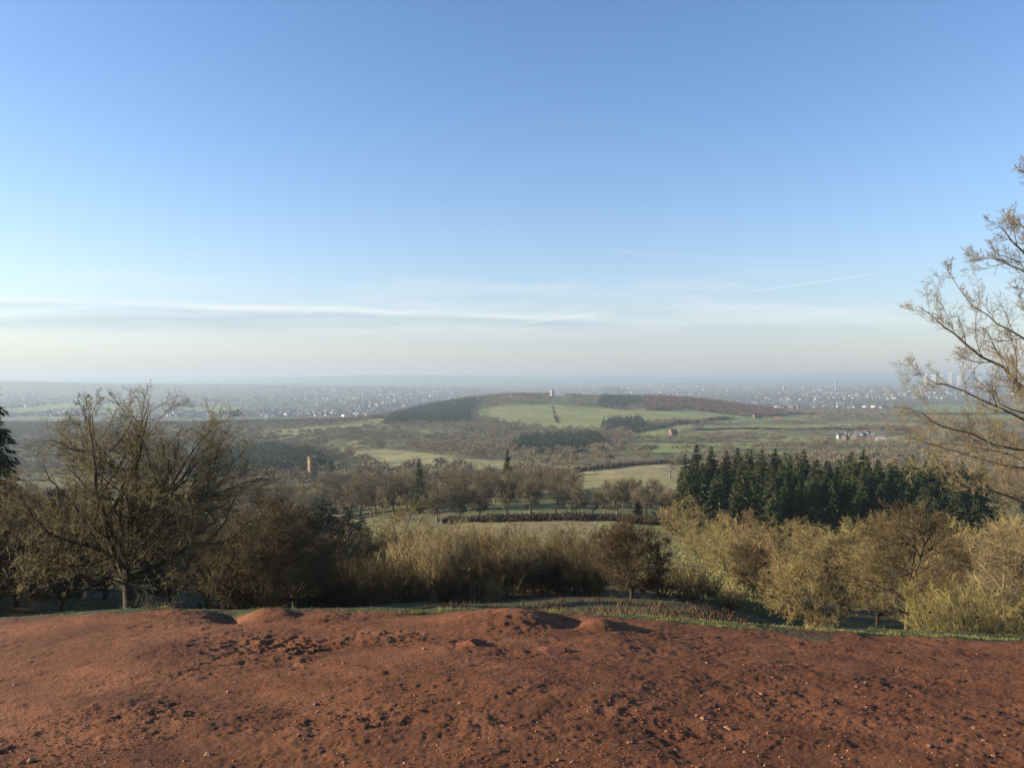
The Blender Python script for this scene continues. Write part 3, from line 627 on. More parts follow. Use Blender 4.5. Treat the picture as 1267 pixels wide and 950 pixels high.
for px, Y, h in ((368, 168, 10), (386, 160, 9), (408, 165, 9.6), (428, 160, 8.5), (398, 176, 10.6), (446, 158, 6.5)):
    put('evergreen_shrub', DARK, px, Y, h, H=8, label='near black evergreen bush in the clump below the stone tower', cat='shrub', group='dark evergreen clump below the tower', W=1.0)
put('evergreen_shrub', DARK, 789, 222, 5.2, H=8, label='small dark green bush at the right end of the park hedge', cat='shrub', W=.8)
put('conifer', CON[2], 377, 620, 15, H=18, label='dark conifer just left of the stone tower', W=1.)
put('conifer', CON[2], 409, 640, 17, H=18, label='dark conifer just right of the stone tower', W=1.2)

# ------------------------------------------------------------------ park trees and the wood beyond
park = [(541, 214, 11.5, 0, 'slender bare tree at the left end of the park row'), (568, 216, 9.5, 2, 'second slender bare tree from the left in the park row'),
        (593, 214, 11.5, 2, 'narrow ivy-clad looking bare tree in the park row'), (628, 217, 9.6, 1, 'round headed tan tree in the park row, below the tall dark conifer'),
        (655, 222, 13, 2, 'tall bare tree between the round headed tree and the oaks of the park row'), (688, 222, 10.2, 1, 'low spreading oak, first of the pair in the park row'),
        (706, 224, 9.8, 3, 'low spreading oak, second of the pair in the park row'), (732, 220, 11.6, 3, 'bare oak with thick dark trunk in the park row'),
        (748, 228, 10., 0, 'slim bare tree right of the thick trunked oak'), (763, 214, 13., 2, 'tallest narrow bare tree near the right end of the park row'),
        (716, 232, 10., 4, 'bare tree set back behind the pair of spreading oaks'), (829, 446, 18.5, 1, 'big lone oak standing in the dry pasture')]
for px, Y, h, m, lb in park: put('bare_tree', MID[m], px, Y, h, H=12, label=lb)
for px, Y, h, m in ((800, 232, 8.5, 1), (812, 224, 7, 3), (790, 240, 9, 4), (825, 236, 9, 0), (838, 215, 7.5, 3), (818, 250, 11, 1), (805, 262, 11, 4), (780, 262, 12, 2), (846, 240, 9.5, 0)):
    put('bare_tree', MID[m], px, Y, h, H=12, label='bare tree of the clump between the park row and the plantation', group='clump beside the plantation', W=1.15)
def visible_field(px, Y, pad=0):
    z = height(px, Y); py = HY-F*z/Y; m = np.zeros(np.shape(px), bool)
    for nm, (d0, d1), poly in FIELDS:
        m |= (Y > d0) & (Y < d1) & inpoly(px, py, poly)
    return m
rng = rs(123)
# candidate positions uniform over the ground between 260 m and 3 km
def scatter(n, Y0, Y1, p0=-40, p1=1310, seed=1):
    g = rs(seed); Y = np.sqrt(g.rand(n)*(Y1**2-Y0**2)+Y0**2); px = p0+(p1-p0)*g.rand(n); return px, Y
LAT = [(250, 480, 420), (480, 720, 900)]
cand = []
px, Y = scatter(1300, 262, 520, seed=3); cand.append((px, Y))
px, Y = scatter(1500, 520, 720, seed=4); cand.append((px, Y))
px = np.concatenate([c_[0] for c_ in cand]); Y = np.concatenate([c_[1] for c_ in cand])
z = height(px, Y); py = HY-F*z/Y
bad = visible_field(px, Y) & ~((Y > 236) & (Y < 425) & (px < 715) & (rs(55).rand(len(px)) < .62))
for nm, (d0, d1), poly in FIELDS: pass
bad |= (px > 845) & (px < 1235) & (Y < 275)
bad |= (px > 845) & (px < 1230) & (Y < 420)            # hidden behind the plantation
bad |= (px < 250) & (Y < 420)
bad |= (px > 715) & (px < 862) & (Y > 300) & (Y < 470)
bad |= (np.abs(px-387) < 9) & (Y < 640) & (Y > 330)
bad |= (px > 240) & (px < 375) & (Y > 600)
order = np.argsort(Y); kept = []
px, Y, bad = px[order], Y[order], bad[order]
acc = []
for p_, y_, b_ in zip(px, Y, bad):
    if b_: continue
    x_ = (p_-CX)/F*y_
    if any((x_-a1)**2+(y_-a2)**2 < 49 for a1, a2 in acc[-260:]): continue
    acc.append((x_, y_)); kept.append((p_, y_))
KIN = kept[:255]
YCUT = KIN[-1][1]
for i, (p_, y_) in enumerate(KIN):
    lbl, grp = (('bare brown tree in the wood around the foot of the stone tower', 'bare trees around the tower') if p_ < 480 else
                ('bare brown tree in the wood behind the park row', 'bare trees behind the park row') if p_ < 850 else
                ('bare brown tree in the wood beyond the conifer plantation', 'bare trees beyond the plantation'))
    put('bare_tree', MID[(i*7) % 5], p_, y_, rng.uniform(9.5, 16.5), H=12, label=lbl, group=grp, W=1.12)

# far trees: merged clumps of twig fans, too many to count
def far_proto(seed, kind):
    g = rs(seed)
    if kind == 'bare':
        n = 150; d = norm(g.randn(n, 3)); d[:, 2] = np.abs(d[:, 2])*1.0-.2; r = .35+.65*g.rand(n)
        C = np.array([0, 0, .46])+d*r[:, None]*np.array([.46, .46, .44]); D = d*.9+np.array([0, 0, .45])+.5*g.randn(n, 3)
        V, F_ = blades(C, D, .08+.10*g.rand(n), .042+.035*g.rand(n), g)
        tr = np.array([[-.025, 0, -.1], [.025, 0, -.1], [.015, 0, .6], [0, -.025, -.1], [0, .025, -.1], [0, .015, .6]])
        return np.concatenate([V, tr]), np.concatenate([F_, np.arange(6).reshape(-1, 3)+len(V)])
    if kind == 'hedge':
        n = 90; C = np.stack([g.randn(n)*.55, g.randn(n)*.4, g.rand(n)*.35-.1], -1); D = np.stack([g.randn(n)*.5, g.randn(n)*.5, 1+0*C[:, 0]], -1)
        return blades(C, D, .25+.4*g.rand(n)+.5*g.rand(n)**6, .14+.1*g.rand(n), g)
    n = 60; t = g.rand(n)**1.2; a_ = g.rand(n)*6.283; rr = .24*(1-t)**.8
    C = np.stack([np.cos(a_)*rr*.35, np.sin(a_)*rr*.35, .06+.88*t], -1); D = np.stack([np.cos(a_), np.sin(a_), .15+0*a_+.25*g.randn(n)], -1)
    return blades(C, D, rr*1.0+.06, .15*(1-t)+.05, g)
def forest(name, pts, hs, kind, mat, label, seed, wide=1.):
    if not len(pts): return
    g = rs(seed); protos = [far_proto(seed*10+i, kind) for i in range(8)]; Vs = []; Fs = []; o = 0
    pi = g.randint(0, 8, len(pts)); an = g.rand(len(pts))*6.283
    for k in range(8):
        m = pi == k
        if not m.any(): continue
        V, F_ = protos[k]; c, s = np.cos(an[m]), np.sin(an[m]); h = hs[m][:, None]; wv = h*wide
        X = (V[None, :, 0]*c[:, None]-V[None, :, 1]*s[:, None])*wv+pts[m][:, 0:1]; Yv = (V[None, :, 0]*s[:, None]+V[None, :, 1]*c[:, None])*wv+pts[m][:, 1:2]
        Z = V[None, :, 2]*h+pts[m][:, 2:3]
        Vs.append(np.stack([X, Yv, Z], -1).reshape(-1, 3)); n = m.sum()
        Fs.append((F_[None]+(np.arange(n)*len(V))[:, None, None]).reshape(-1, 3)+o); o += n*len(V)
    ob = link(name, make_mesh(name, np.concatenate(Vs), [np.concatenate(Fs)], [mat])); tag(ob, label, 'woodland', kind='stuff')
def P3(px, Y): return np.stack([(px-CX)/F*Y, Y, height(px, Y)], -1)
CONZ = [((720, 1150), [(225, 600), (240, 575), (275, 560), (330, 556), (380, 560), (400, 572), (400, 592), (320, 600)]),
        ((950, 1500), [(632, 556), (650, 545), (700, 540), (742, 541), (748, 552), (700, 562), (650, 562)]),
        ((1500, 2150), [(745, 532), (748, 521), (792, 519), (800, 529), (770, 534)]),
        ((1750, 2700), [(466, 531), (485, 514), (530, 502), (575, 496), (600, 494), (590, 504), (581, 512), (582, 522), (530, 531)]),
        ((2200, 3000), [(738, 503), (745, 490), (790, 488), (800, 500), (760, 506)])]
LARZ = [((2200, 3000), [(800, 512), (795, 488), (870, 490), (960, 502), (975, 515), (920, 516), (850, 506)])]
def inz(px, py, Y, zs):
    m = np.zeros(px.shape, bool)
    for (a0, a1), poly in zs: m |= (Y > a0) & (Y < a1) & inpoly(px, py, poly)
    return m
# woods between the park and the hill
px, Y = scatter(26000, YCUT, 2900, p0=-60, p1=1330, seed=8)
z = height(px, Y); py = HY-F*z/Y; x = (px-CX)/F*Y
openness = vnoise(x/170, Y/240, 131)+.5*vnoise(x/60, Y/90, 132)
thin = smooth(px, 820, 900)*smooth(Y, 650, 900)                 # the right side is farmland with hedges
keep = ~visible_field(px, Y) & ~((np.abs(px-387) < 5) & (Y < 660)) & ~((px < 250) & (Y < 700))
keep &= ((openness > -.33+.36*thin) | (Y > 2330)) | (rng.rand(len(px)) < .12)
keep &= ~((px < 470) & (Y > 2250) & (rng.rand(len(px)) < smooth(Y, 2250, 2900)*.85))
keep &= ~((px > 1035) & (px < 1095) & (Y > 1150) & (Y < 1420))
keep &= ~((px > 915) & (px < 955) & (Y > 1700) & (Y < 2120))
keep &= ~((px > 680) & (px < 700) & (Y > 2380) & (Y < 2900))
keep &= ~((np.abs(px-833) < 7) & (Y > 1250) & (Y < 1530))
ic = inz(px, py, Y, CONZ); il = inz(px, py, Y, LARZ)
k1 = keep & ~ic & ~il
hs = rng.uniform(6.5, 13.5, len(px))*np.where(Y < 900, .95, 1)
forest('woodland', P3(px[k1], Y[k1]), hs[k1], 'bare', mat_wood_far, 'brown leafless woodland covering the valley between the fields', 3, 1.1)
for zi, (zr, nm, lb) in enumerate(zip(CONZ, ('conifer_wood',)*5, ('dark pine wood behind the stone tower', 'dark green plantation block below the hill pasture', 'small pine clump at the foot of the hill pasture', 'dark conifer wood on the left flank of the hill', 'dark conifers on the hill crest beside the reddish wood'))):
    g = rs(200+zi); n = (3200, 1500, 700, 5600, 1600)[zi]; (a0, a1), poly = zr; pp = np.array(poly)
    qx = g.uniform(pp[:, 0].min(), pp[:, 0].max(), n*4); qY = np.sqrt(g.rand(n*4)*(a1**2-a0**2)+a0**2); qz = height(qx, qY); m = inpoly(qx, HY-F*qz/qY, poly)
    qx, qY = qx[m][:n//3], qY[m][:n//3]
    forest(nm, P3(qx, qY), g.uniform(10, 16, len(qx)), 'con', mat_cone_far, lb, 30+zi, 1.25)
g = rs(230); n = 7000; qx = g.uniform(790, 975, n); qY = g.uniform(2200, 2950, n); qz = height(qx, qY); m = inz(qx, HY-F*qz/qY, qY, LARZ); qx, qY = qx[m][:1600], qY[m][:1600]
forest('larch_wood', P3(qx, qY), g.uniform(12, 18, len(qx)), 'con', mat_larch, 'reddish brown larch wood along the right half of the hill crest', 41, 1.2)
# hedges and hedgerow trees as dark lines
mat_hedge = material('hedge_twigs', [(.045, .036, .026), (.075, .058, .04), (.09, .075, .045)], .4, 5, .9)
for nm, pts, wd, n, h, lb, seed in (
    ('hedge', [(560, 206), (640, 208), (740, 205), (850, 210)], 3.5, 900, 1.45, 'dark low hedge between the rough field and the park row', 61),
    ('hedge', [(640, 600), (700, 560), (800, 640), (850, 700)], 5, 130, 4, 'leafless hedge across the middle of the valley above the dry pasture', 62),
    ('hedge', [(765, 1350), (800, 1500), (860, 1760), (900, 1900)], 8, 150, 7, 'dark hedge line running up below the hill pasture', 63),
    ('hedge', [(860, 1500), (950, 1560), (1050, 1560), (1140, 1600)], 8, 180, 5, 'thin hedge between the pastures on the right', 64),
    ('hedge', [(690, 1720), (687, 1900), (684, 2300)], 1.5, 60, 2.6, 'broken hedge climbing straight up the hill pasture', 65),
    ('hedge', [(900, 800), (1000, 820), (1130, 830)], 5, 130, 5, 'hedge along the pale stubble strip beyond the conifers', 66),
    ('hedge', [(900, 2700), (1000, 2500), (1150, 2450), (1290, 2500)], 20, 320, 9, 'hedgerow with trees beyond the right hand farmland', 67),
    ('hedge', [(300, 2200), (380, 2100), (470, 2080)], 20, 150, 8, 'tree line behind the bright ridge pasture', 68)):
    g = rs(seed); m = len(pts); t = g.rand(n)*(m-1); qx = np.interp(t, range(m), [p[0] for p in pts]); qY = np.interp(t, range(m), [p[1] for p in pts])+g.uniform(-wd, wd, n)
    forest(nm, P3(qx, qY), h*g.uniform(.5, 1.3, n), 'hedge', mat_hedge, lb, seed, 1.5)
    ob = [o_ for o_ in COL.objects if o_.name.startswith('hedge')][-1]
    ob['label'] = lb; ob['category'] = 'hedge'; ob['kind'] = 'thing'

# a plain post and rail fence below the middle hedge
def fence(pts, n, h, label):
    t = np.linspace(0, len(pts)-1, n); px = np.interp(t, range(len(pts)), [p[0] for p in pts]); Y = np.interp(t, range(len(pts)), [p[1] for p in pts])
    Q = P3(px, Y); root = bpy.data.objects.new('fence', None); COL.objects.link(root); root.location = Q[0]; Q = Q-Q[0]; tag(root, label, 'fence')
    post = np.stack([Q+[0, 0, -.3], Q+[0, 0, h]], 1); m_ = material('fence_wood', [(.22, .18, .13), (.34, .29, .22)], 1)
    link('rail', mesh_tubes('rail', [((Q+[0, 0, h*f_])[None], np.full((1, n), .05), 4) for f_ in (.5, .9)], [m_]), root)
    pm = mesh_tubes('post', [(np.array([[[0, 0, -.3], [0, 0, h]]]), np.full((1, 2), .12), 4)], [m_])
    for q in Q: o_ = link('post', pm, root); o_.location = q
fence([(676, 545), (720, 575), (765, 600)], 34, 1.5, 'pale post and rail fence along the top of the dry pasture')

# ------------------------------------------------------------------ buildings
mat_stone = material('tower_stone', [(.15, .115, .075), (.23, .18, .12), (.30, .245, .165)], .6, 6, .95, .05, 4)
mat_dark = material('dark_opening', [(.015, .014, .013), (.02, .02, .02)], 1)
mat_white = material('white_render', [(.46, .45, .42), (.62, .60, .57)], .1, 4, .7, rand=.15)
mat_brick = material('red_brick', [(.14, .095, .075), (.20, .14, .11)], .4, 4, .9, rand=.2)
mat_slate = material('slate_roof', [(.09, .09, .10), (.15, .15, .16)], .4, 4, .7, rand=.2)
mat_tile = material('orange_tile_roof', [(.26, .12, .07), (.34, .17, .10)], .4, 4, .85)
mat_glass = material('window_glass', [(.03, .04, .05), (.05, .06, .08)], 1, rough=.15)
def box(x0, x1, y0, y1, z0, z1):
    V = np.array([[x, y, z] for z in (z0, z1) for x, y in ((x0, y0), (x1, y0), (x1, y1), (x0, y1))], float)
    return V, np.array([[0, 3, 2, 1], [4, 5, 6, 7], [0, 1, 5, 4], [1, 2, 6, 5], [2, 3, 7, 6], [3, 0, 4, 7]])
def boxes(name, bl, mat):
    Vs, Fs, o = [], [], 0
    for b in bl:
        V, F_ = box(*b); Vs.append(V); Fs.append(F_+o); o += 8
    return make_mesh(name, np.concatenate(Vs), [np.concatenate(Fs)], [mat])
def ring(name, r, z0, z1, n, mat, thick=None, teeth=False):
    Vs, Fs, o = [], [], 0
    for i in range(n):
        if teeth and i % 2: continue
        a0, a1 = i/n*2*np.pi, (i+1)/n*2*np.pi; ri = r-(thick or r*.25)
        V = np.array([[rr*math.cos(a_), rr*math.sin(a_), z] for z in (z0, z1) for rr, a_ in ((r, a0), (r, a1), (ri, a1), (ri, a0))])
        Vs.append(V); Fs.append(box(0, 1, 0, 1, 0, 1)[1]+o); o += 8
    return make_mesh(name, np.concatenate(Vs), [np.concatenate(Fs)], [mat])
def castle():
    Y = 600; g = ground(387, Y)
    zt = -(565-HY)/F*Y; h = zt-g.z
    root = bpy.data.objects.new('stone_tower', None); COL.objects.link(root); root.location = g; root.scale = (1.25, 1.25, 1)
    tag(root, 'slender round stone folly tower with a broken wall rising above the bare trees', 'tower')
    link('tower_wall', ring('tower_wall', 3.0, -2, h-1.6, 20, mat_stone), root)
    c_ = link('battlement', ring('battlement', 3.35, h-1.6, h-.5, 20, mat_stone, 1.0), root)
    mm1 = boxes('merlon', [(2.5, 3.33, -.55, .55, h-.5, h+.5)], mat_stone)
    for k in range(8): link('merlon', mm1, c_).rotation_euler = (0, 0, k*math.pi/4)
    link('broken_wall', boxes('broken_wall', [(-8.5, -2.4, .2, 1.6, -2, h-9), (-8.5, -6.4, .2, 1.6, h-9, h-4.5), (-4.0, -2.4, .2, 1.6, h-9, h-3), (-5.2, -4.0, .2, 1.6, h-5.2, h-3.9)], mat_stone), root)
    link('stair_turret', ring('stair_turret', 1.2, -2, h+1.4, 12, mat_stone), root).location = (2.2, -1.6, 0)
    for z in (h-5, h-9.5, h-14):
        link('window', boxes('window', [(-.35, .35, -3.06, -2.7, z, z+1.9)], mat_dark), root)
castle()
def house_mesh(w_, d_, h, rh, wallm, roofm):
    V, F_ = box(-w_/2, w_/2, -d_/2, d_/2, -1.5, h)
    R = np.array([[-w_/2-.3, -d_/2-.3, h+.01], [w_/2+.3, -d_/2-.3, h+.01], [w_/2+.3, d_/2+.3, h+.01], [-w_/2-.3, d_/2+.3, h+.01], [-w_/2-.3, 0, h+rh], [w_/2+.3, 0, h+rh]])
    Q = np.array([[0, 1, 5, 4], [2, 3, 4, 5], [3, 2, 1, 0]])+8; T = np.array([[0, 4, 3], [1, 2, 5]])+8
    return np.concatenate([V, R]), [np.concatenate([F_, Q]), T], [0]*6+[1]*5
def house(px, Y, w_, d_, h, rh, wallm, roofm, label, group=None, rot=0, windows=True):
    g = ground(px, Y); root = bpy.data.objects.new('house', None); COL.objects.link(root); root.location = g; root.rotation_euler = (0, 0, rot)
    tag(root, label, 'house', group)
    link('wall', boxes('wall', [(-w_/2, w_/2, -d_/2, d_/2, -2, h)], wallm), root)
    R = np.array([[-w_/2-.4, -d_/2-.4, h+.02], [w_/2+.4, -d_/2-.4, h+.02], [w_/2+.4, d_/2+.4, h+.02], [-w_/2-.4, d_/2+.4, h+.02], [-w_/2-.4, 0, h+rh], [w_/2+.4, 0, h+rh]])
    rf = link('roof', make_mesh('roof', R, [np.array([[0, 1, 5, 4], [2, 3, 4, 5], [3, 2, 1, 0]]), np.array([[0, 4, 3], [1, 2, 5]])], [roofm]), root)
    link('chimney', boxes('chimney', [(w_/2-1.6, w_/2-.6, -.5, .5, h+.5, h+rh+1.3)], mat_brick), rf)
    if windows:
        for x in np.linspace(-w_/2+1.6, w_/2-1.6, max(2, int(w_/3.2))):
            for z in ((1.0, 3.7) if h > 4.5 else (1.0,)):
                link('window', boxes('window', [(x-.55, x+.55, -d_/2-.05, -d_/2+.06, z, z+1.25)], mat_glass), root)
house(937, 2040, 22, 9, 6, 5, mat_brick, mat_tile, 'long farmhouse with orange roof at the right end of the wooded hill', rot=.3)
house(962, 1960, 14, 8, 5, 4, mat_brick, mat_tile, 'small orange roofed barn right of the long farmhouse', rot=-.5)
house(833, 1340, 13, 8, 6, 5, mat_brick, mat_tile, 'red roofed house alone among the trees below the hill pasture', rot=.5)
house(1092, 2700, 26, 12, 5, 2, mat_white, mat_white, 'long low white shed in the fields on the right', rot=.1, windows=False)
vill = [(1040, 1290), (1046, 1250), (1053, 1320), (1058, 1270), (1064, 1230), (1069, 1310), (1075, 1260), (1081, 1290), (1062, 1350), (1050, 1370), (1073, 1380)]
for i, (px, Y) in enumerate(vill):
    house(px, Y, 10, 8, 5.4, 3.4, (mat_brick, mat_white)[i % 5 == 0], mat_slate, 'slate roofed house in the hamlet beyond the conifer tops', 'houses of the hamlet beyond the conifers', rot=i*.7)
house(1089, 1240, 15, 9, 6, 3.5, mat_white, mat_slate, 'white gabled house at the right end of the hamlet', rot=-.4)
for px, Y, w_, h, nm, lb in ((683, 2790, 10, 19, 'tower', 'pale block showing in the gap between the two woods on the hill crest'),):
    g = ground(px, Y); root = bpy.data.objects.new('apartment_block', None); COL.objects.link(root); root.location = g; root.rotation_euler = (0, 0, -.8); tag(root, lb, 'building')
    link('wall', boxes('wall', [(-w_/2, w_/2, -6, 6, -2, h)], mat_white), root)
    link('roof', boxes('roof', [(-w_/2+1, w_/2-3, -4, 4, h, h+2.5)], mat_slate), root)
    for k in range(4): link('window', boxes('window', [(-w_/2+1, w_/2-1, -6.1, -5.9, 3+k*3.8, 4.4+k*3.8)], mat_glass), root)
for i, (px, yt) in enumerate(((1145, 463), (1155.5, 463.5), (1165, 464), (1176, 461.5), (1187, 464.5), (1212, 466))):
    Y = 8400+60*i; g = ground(px, Y); h = -(yt-HY)/F*Y-g.z
    root = bpy.data.objects.new('tower_block', None); COL.objects.link(root); root.location = g; root.rotation_euler = (0, 0, -.8)
    tag(root, 'pale tower block in the far town, seen through the right hand branches', 'tower block', 'row of tower blocks far beyond the right hand tree')
    link('wall', boxes('wall', [(-22, 22, -12, 12, -5, h)], mat_white), root)
    link('window', boxes('window', [(-20, 20, -12.4, -11.8, 10+k*9, 13+k*9) for k in range(max(1, int((h-14)/9)))], mat_glass), root)
for i, (px, yt, Y) in enumerate(((1034, 466, 8000), (970, 473, 8200))):
    g = ground(px, Y); h = -(yt-HY)/F*Y-g.z
    root = bpy.data.objects.new('town_spire', None); COL.objects.link(root); root.location = g
    tag(root, ('tall pale spire standing up from the middle of the far town', 'shorter pale tower left of the tall spire in the far town')[i], 'spire')
    link('tower_wall', boxes('tower_wall', [(-6, 6, -6, 6, -5, h*.6)], mat_white), root)
    link('spire', make_mesh('spire', [[-6, -6, h*.6+.1], [6, -6, h*.6+.1], [6, 6, h*.6+.1], [-6, 6, h*.6+.1], [0, 0, h]], [np.array([[0, 1, 4], [1, 2, 4], [2, 3, 4], [3, 0, 4]])], [mat_white]), root)

# the far town: nearest houses one by one, the rest as one mass
def town_points(n, seed):
    g = rs(seed); Y = np.exp(g.uniform(math.log(3300), math.log(13000), n)); px = g.uniform(-60, 1330, n)
    x = (px-CX)/F*Y; d = vnoise(x/700, Y/900, 141)+.6*vnoise(x/200, Y/350, 142)
    py = HY-F*height(px, Y)/Y
    dens = -.06+.10*smooth(px, 650, 900)+.22*np.exp(-((px-500)/110)**2-((py-490)/9)**2)+-.34*smooth(px, 420, 250)+.1*np.exp(-((px-1050)/190)**2)
    dens = dens - .05*(Y < 3900) - np.where((px > 840) & (Y < 4000), .3, 0)
    return px[d < dens], Y[d < dens], d[d < dens]
tx, tY, _ = town_points(26000, 301)
od = np.argsort(tY); tx, tY = tx[od], tY[od]
hm = []
for i in range(6):
    V, Fs, mi = house_mesh((10, 14, 9, 18, 12, 24)[i], (8, 9, 8, 10, 9, 14)[i], (5.2, 5.5, 5, 6, 5.5, 7)[i], (3, 3.4, 3, 3, 3.6, 2)[i], None, None)
    hm.append((V, Fs, mi))
wm = [mat_white, mat_brick]; protoH = [make_mesh('house', V, Fs, [wm[i % 2 if i < 5 else 0], mat_slate], mi) for i, (V, Fs, mi) in enumerate(hm)]
NI = 240
for i in range(min(NI, len(tx))):
    g = ground(tx[i], tY[i]); o = link('house', protoH[i % 6]); o.location = g; o.rotation_euler = (0, 0, rng.rand()*3.14); s_ = rng.uniform(1., 1.4); o.scale = (s_, s_, s_)
    q = tx[i]
    tag(o, 'tiny house ' + ('beyond the left hand slope' if q < 480 else 'behind the wooded hill' if q < 900 else 'above the right hand fields'), 'house',
        'houses on the near edge of the plain, ' + ('left' if q < 480 else 'middle' if q < 900 else 'right'))
def merge_houses(name, px, Y, mats, label, seed, scale=1.):
    g = rs(seed); P = P3(px, Y); Vs = []; Q4 = []; T3 = []; m4 = []; m3 = []; o = 0
    pi = g.randint(0, 6, len(px)); an = g.rand(len(px))*3.1416; sc = g.uniform(1., 1.6, len(px))*scale
    for k in range(6):
        m = pi == k; V, Fs, mi = hm[k]; n = m.sum(); c, s = np.cos(an[m])[:, None], np.sin(an[m])[:, None]; q = sc[m][:, None]
        X = (V[None, :, 0]*c-V[None, :, 1]*s)*q+P[m][:, 0:1]; Yv = (V[None, :, 0]*s+V[None, :, 1]*c)*q+P[m][:, 1:2]; Z = V[None, :, 2]*q+P[m][:, 2:3]
        Vs.append(np.stack([X, Yv, Z], -1).reshape(-1, 3)); of = (np.arange(n)*14)[:, None, None]+o
        Q4.append((Fs[0][None]+of).reshape(-1, 4)); T3.append((Fs[1][None]+of).reshape(-1, 3)); o += n*14
        wallm = (g.rand(n) > .38).astype(int)
        q4 = np.tile([0]*6+[2]*3, (n, 1)); q4[:, :6] = wallm[:, None]; m4.append(q4.ravel()); m3.append(np.tile([2, 2], n))
    V = np.concatenate(Vs); me = make_mesh(name, V, [np.concatenate(Q4), np.concatenate(T3)], mats, np.concatenate([np.concatenate(m4), np.concatenate(m3)]))
    return link(name, me)
o = merge_houses('town', tx[NI:], tY[NI:], [mat_white, mat_brick, mat_slate], '', 302); tag(o, 'far town of countless pale houses spread over the hazy plain', 'town', kind='stuff')
px, Y = scatter(1, 3000, 3001); g = rs(310); n = 31000
Y = np.exp(g.uniform(math.log(2350), math.log(24000), n)); px = g.uniform(-60, 1330, n); x = (px-CX)/F*Y
m = (vnoise(x/1500, Y/900, 153)+.7*vnoise(x/400, Y/300, 151)+.4*vnoise(x/150, Y/200, 152) > -.10) & ~visible_field(px, Y)
m &= (Y > 2900) | (px < 480)
hs = np.clip(g.uniform(9, 15, n)*(Y/5000)**.35, 9, 22)
forest('plain_woodland', P3(px[m], Y[m]), hs[m], 'bare', material('plain_trees', [(.12, .11, .075), (.19, .16, .11), (.12, .13, .075)], .002, 6, .9), 'scattered trees and copses across the hazy plain among the houses', 44, 1.7)

# ------------------------------------------------------------------ stones, grit, tufts on the soil
mat_rock = material('pale_stone', [(.24, .11, .06), (.36, .19, .11), (.46, .29, .18)], 9, 6, .9, .004, 60, rand=.2)
mat_clod = material('soil_clod', [(.15, .052, .029), (.21, .076, .042), (.26, .10, .058)], 6, 6, .95, .01, 50)
def rock_mesh(name, seed, mat, flat=.6, sub=3, rough=.35):
    import bmesh
    bm = bmesh.new(); bmesh.ops.create_icosphere(bm, subdivisions=sub, radius=1); g = rs(seed)
    pl = [(norm(g.randn(3)), g.uniform(.5, .85)) for _ in range(9)]
    for v in bm.verts:
        p = np.array(v.co); 
        for nrm, dd in pl:
            t = p.dot(nrm)
            if t > dd: p = p-nrm*(t-dd)
        p *= 1+rough*.3*float(vnoise(np.array([p[0]*2+p[2]]), np.array([p[1]*2-p[2]]), seed)[0])
        p[2] *= flat; v.co = p
    me = bpy.data.meshes.new(name); bm.to_mesh(me); bm.free(); me.materials.append(mat)
    return me
RK = [rock_mesh('stone', 400+i, mat_rock, (.5, .65, .45, .6)[i]) for i in range(4)]
def gz(px, Y): return float(height(px, Y)+micro(np.array(float(px)), np.array(float(Y))))
def Yof(px, py):
    ys = np.linspace(2.5, 12.4, 800); z = height(np.full(800, float(px)), ys); p = HY-F*z/ys; return float(np.interp(-py, -p, ys))
named = [(870, 890, 9, 'pale stone near the lower middle right with a long shadow'), (862, 886, 5, 'little stone tucked behind the pale stone near the lower middle right'), (902, 902, 14, 'wide flat earthy stone casting a dark shadow right of the pale stone'),
         (922, 931, 6, 'small stone at the bottom below the wide flat stone'), (569, 870, 8, 'rounded tan stone left of the bottom middle'), (38, 944, 10, 'tan stone at the bottom left corner'), (18, 847, 7, 'stone low on the left edge of the soil'),
         (424, 885, 6, 'small stone lying left of centre in the foreground'), (525, 784, 5, 'stone just left of the flat topped hummock'), (524, 803, 5, 'small stone below and left of the flat topped hummock'), (1070, 846, 5, 'lone stone on the right of the soil'), (950, 909, 5, 'small stone right of the wide flat stone'),
         (795, 893, 4, 'tiny pale stone left of the pale stone with a long shadow'), (708, 942, 6, 'stone at the bottom edge near the middle'), (250, 775, 4, 'tiny pale stone high on the left of the soil'), (215, 892, 5, 'small stone in the lower left quarter'), (1150, 925, 6, 'reddish stone in the lower right quarter'), (1229, 935, 6, 'stone near the bottom right corner')]
for i, (px, py, wpx, lb) in enumerate(named):
    Y = Yof(px, py); o = link('stone', RK[i % 4]); r = wpx/2/F*Y*1.05; o.location = ((px-CX)/F*Y, Y, gz(px, Y)+r*.12); o.scale = (r, r*.8, r); o.rotation_euler = (0, 0, rng.rand()*6); tag(o, lb, 'stone')
g = rs(420)
for i in range(75):
    px = g.uniform(-20, 1290); py = 790+155*g.rand()**.7; Y = Yof(px, py); o = link('stone', RK[i % 4]); r = g.uniform(.007, .019)*(1 if i % 9 else 1.7)
    o.location = ((px-CX)/F*Y, Y, gz(px, Y)+r*.1); o.scale = (r*1.2, r, r); o.rotation_euler = (0, 0, g.rand()*6)
    tag(o, 'small tan stone lying loose on the bare red soil', 'stone', 'small stones scattered over the red soil')
# two flat topped hummocks
HM = []
for i, (px, py, wpx, hpx, lb) in enumerate(((580, 797, 46, 11, 'flat topped hummock of pale soil with a long dark shadow, the left of two'), (684, 805, 48, 8, 'low flat topped hummock of pale soil, the right of two'))):
    Y = Yof(px, py); me = rock_mesh('soil_hummock', 431+i, mat_clod, .5, 5, .8); o = link('soil_hummock', me); r = wpx/2/F*Y
    o.location = ((px-CX)/F*Y, Y, gz(px, Y)-.02); o.scale = (r, r*1.1, hpx/F*Y*1.7); tag(o, lb, 'hummock')
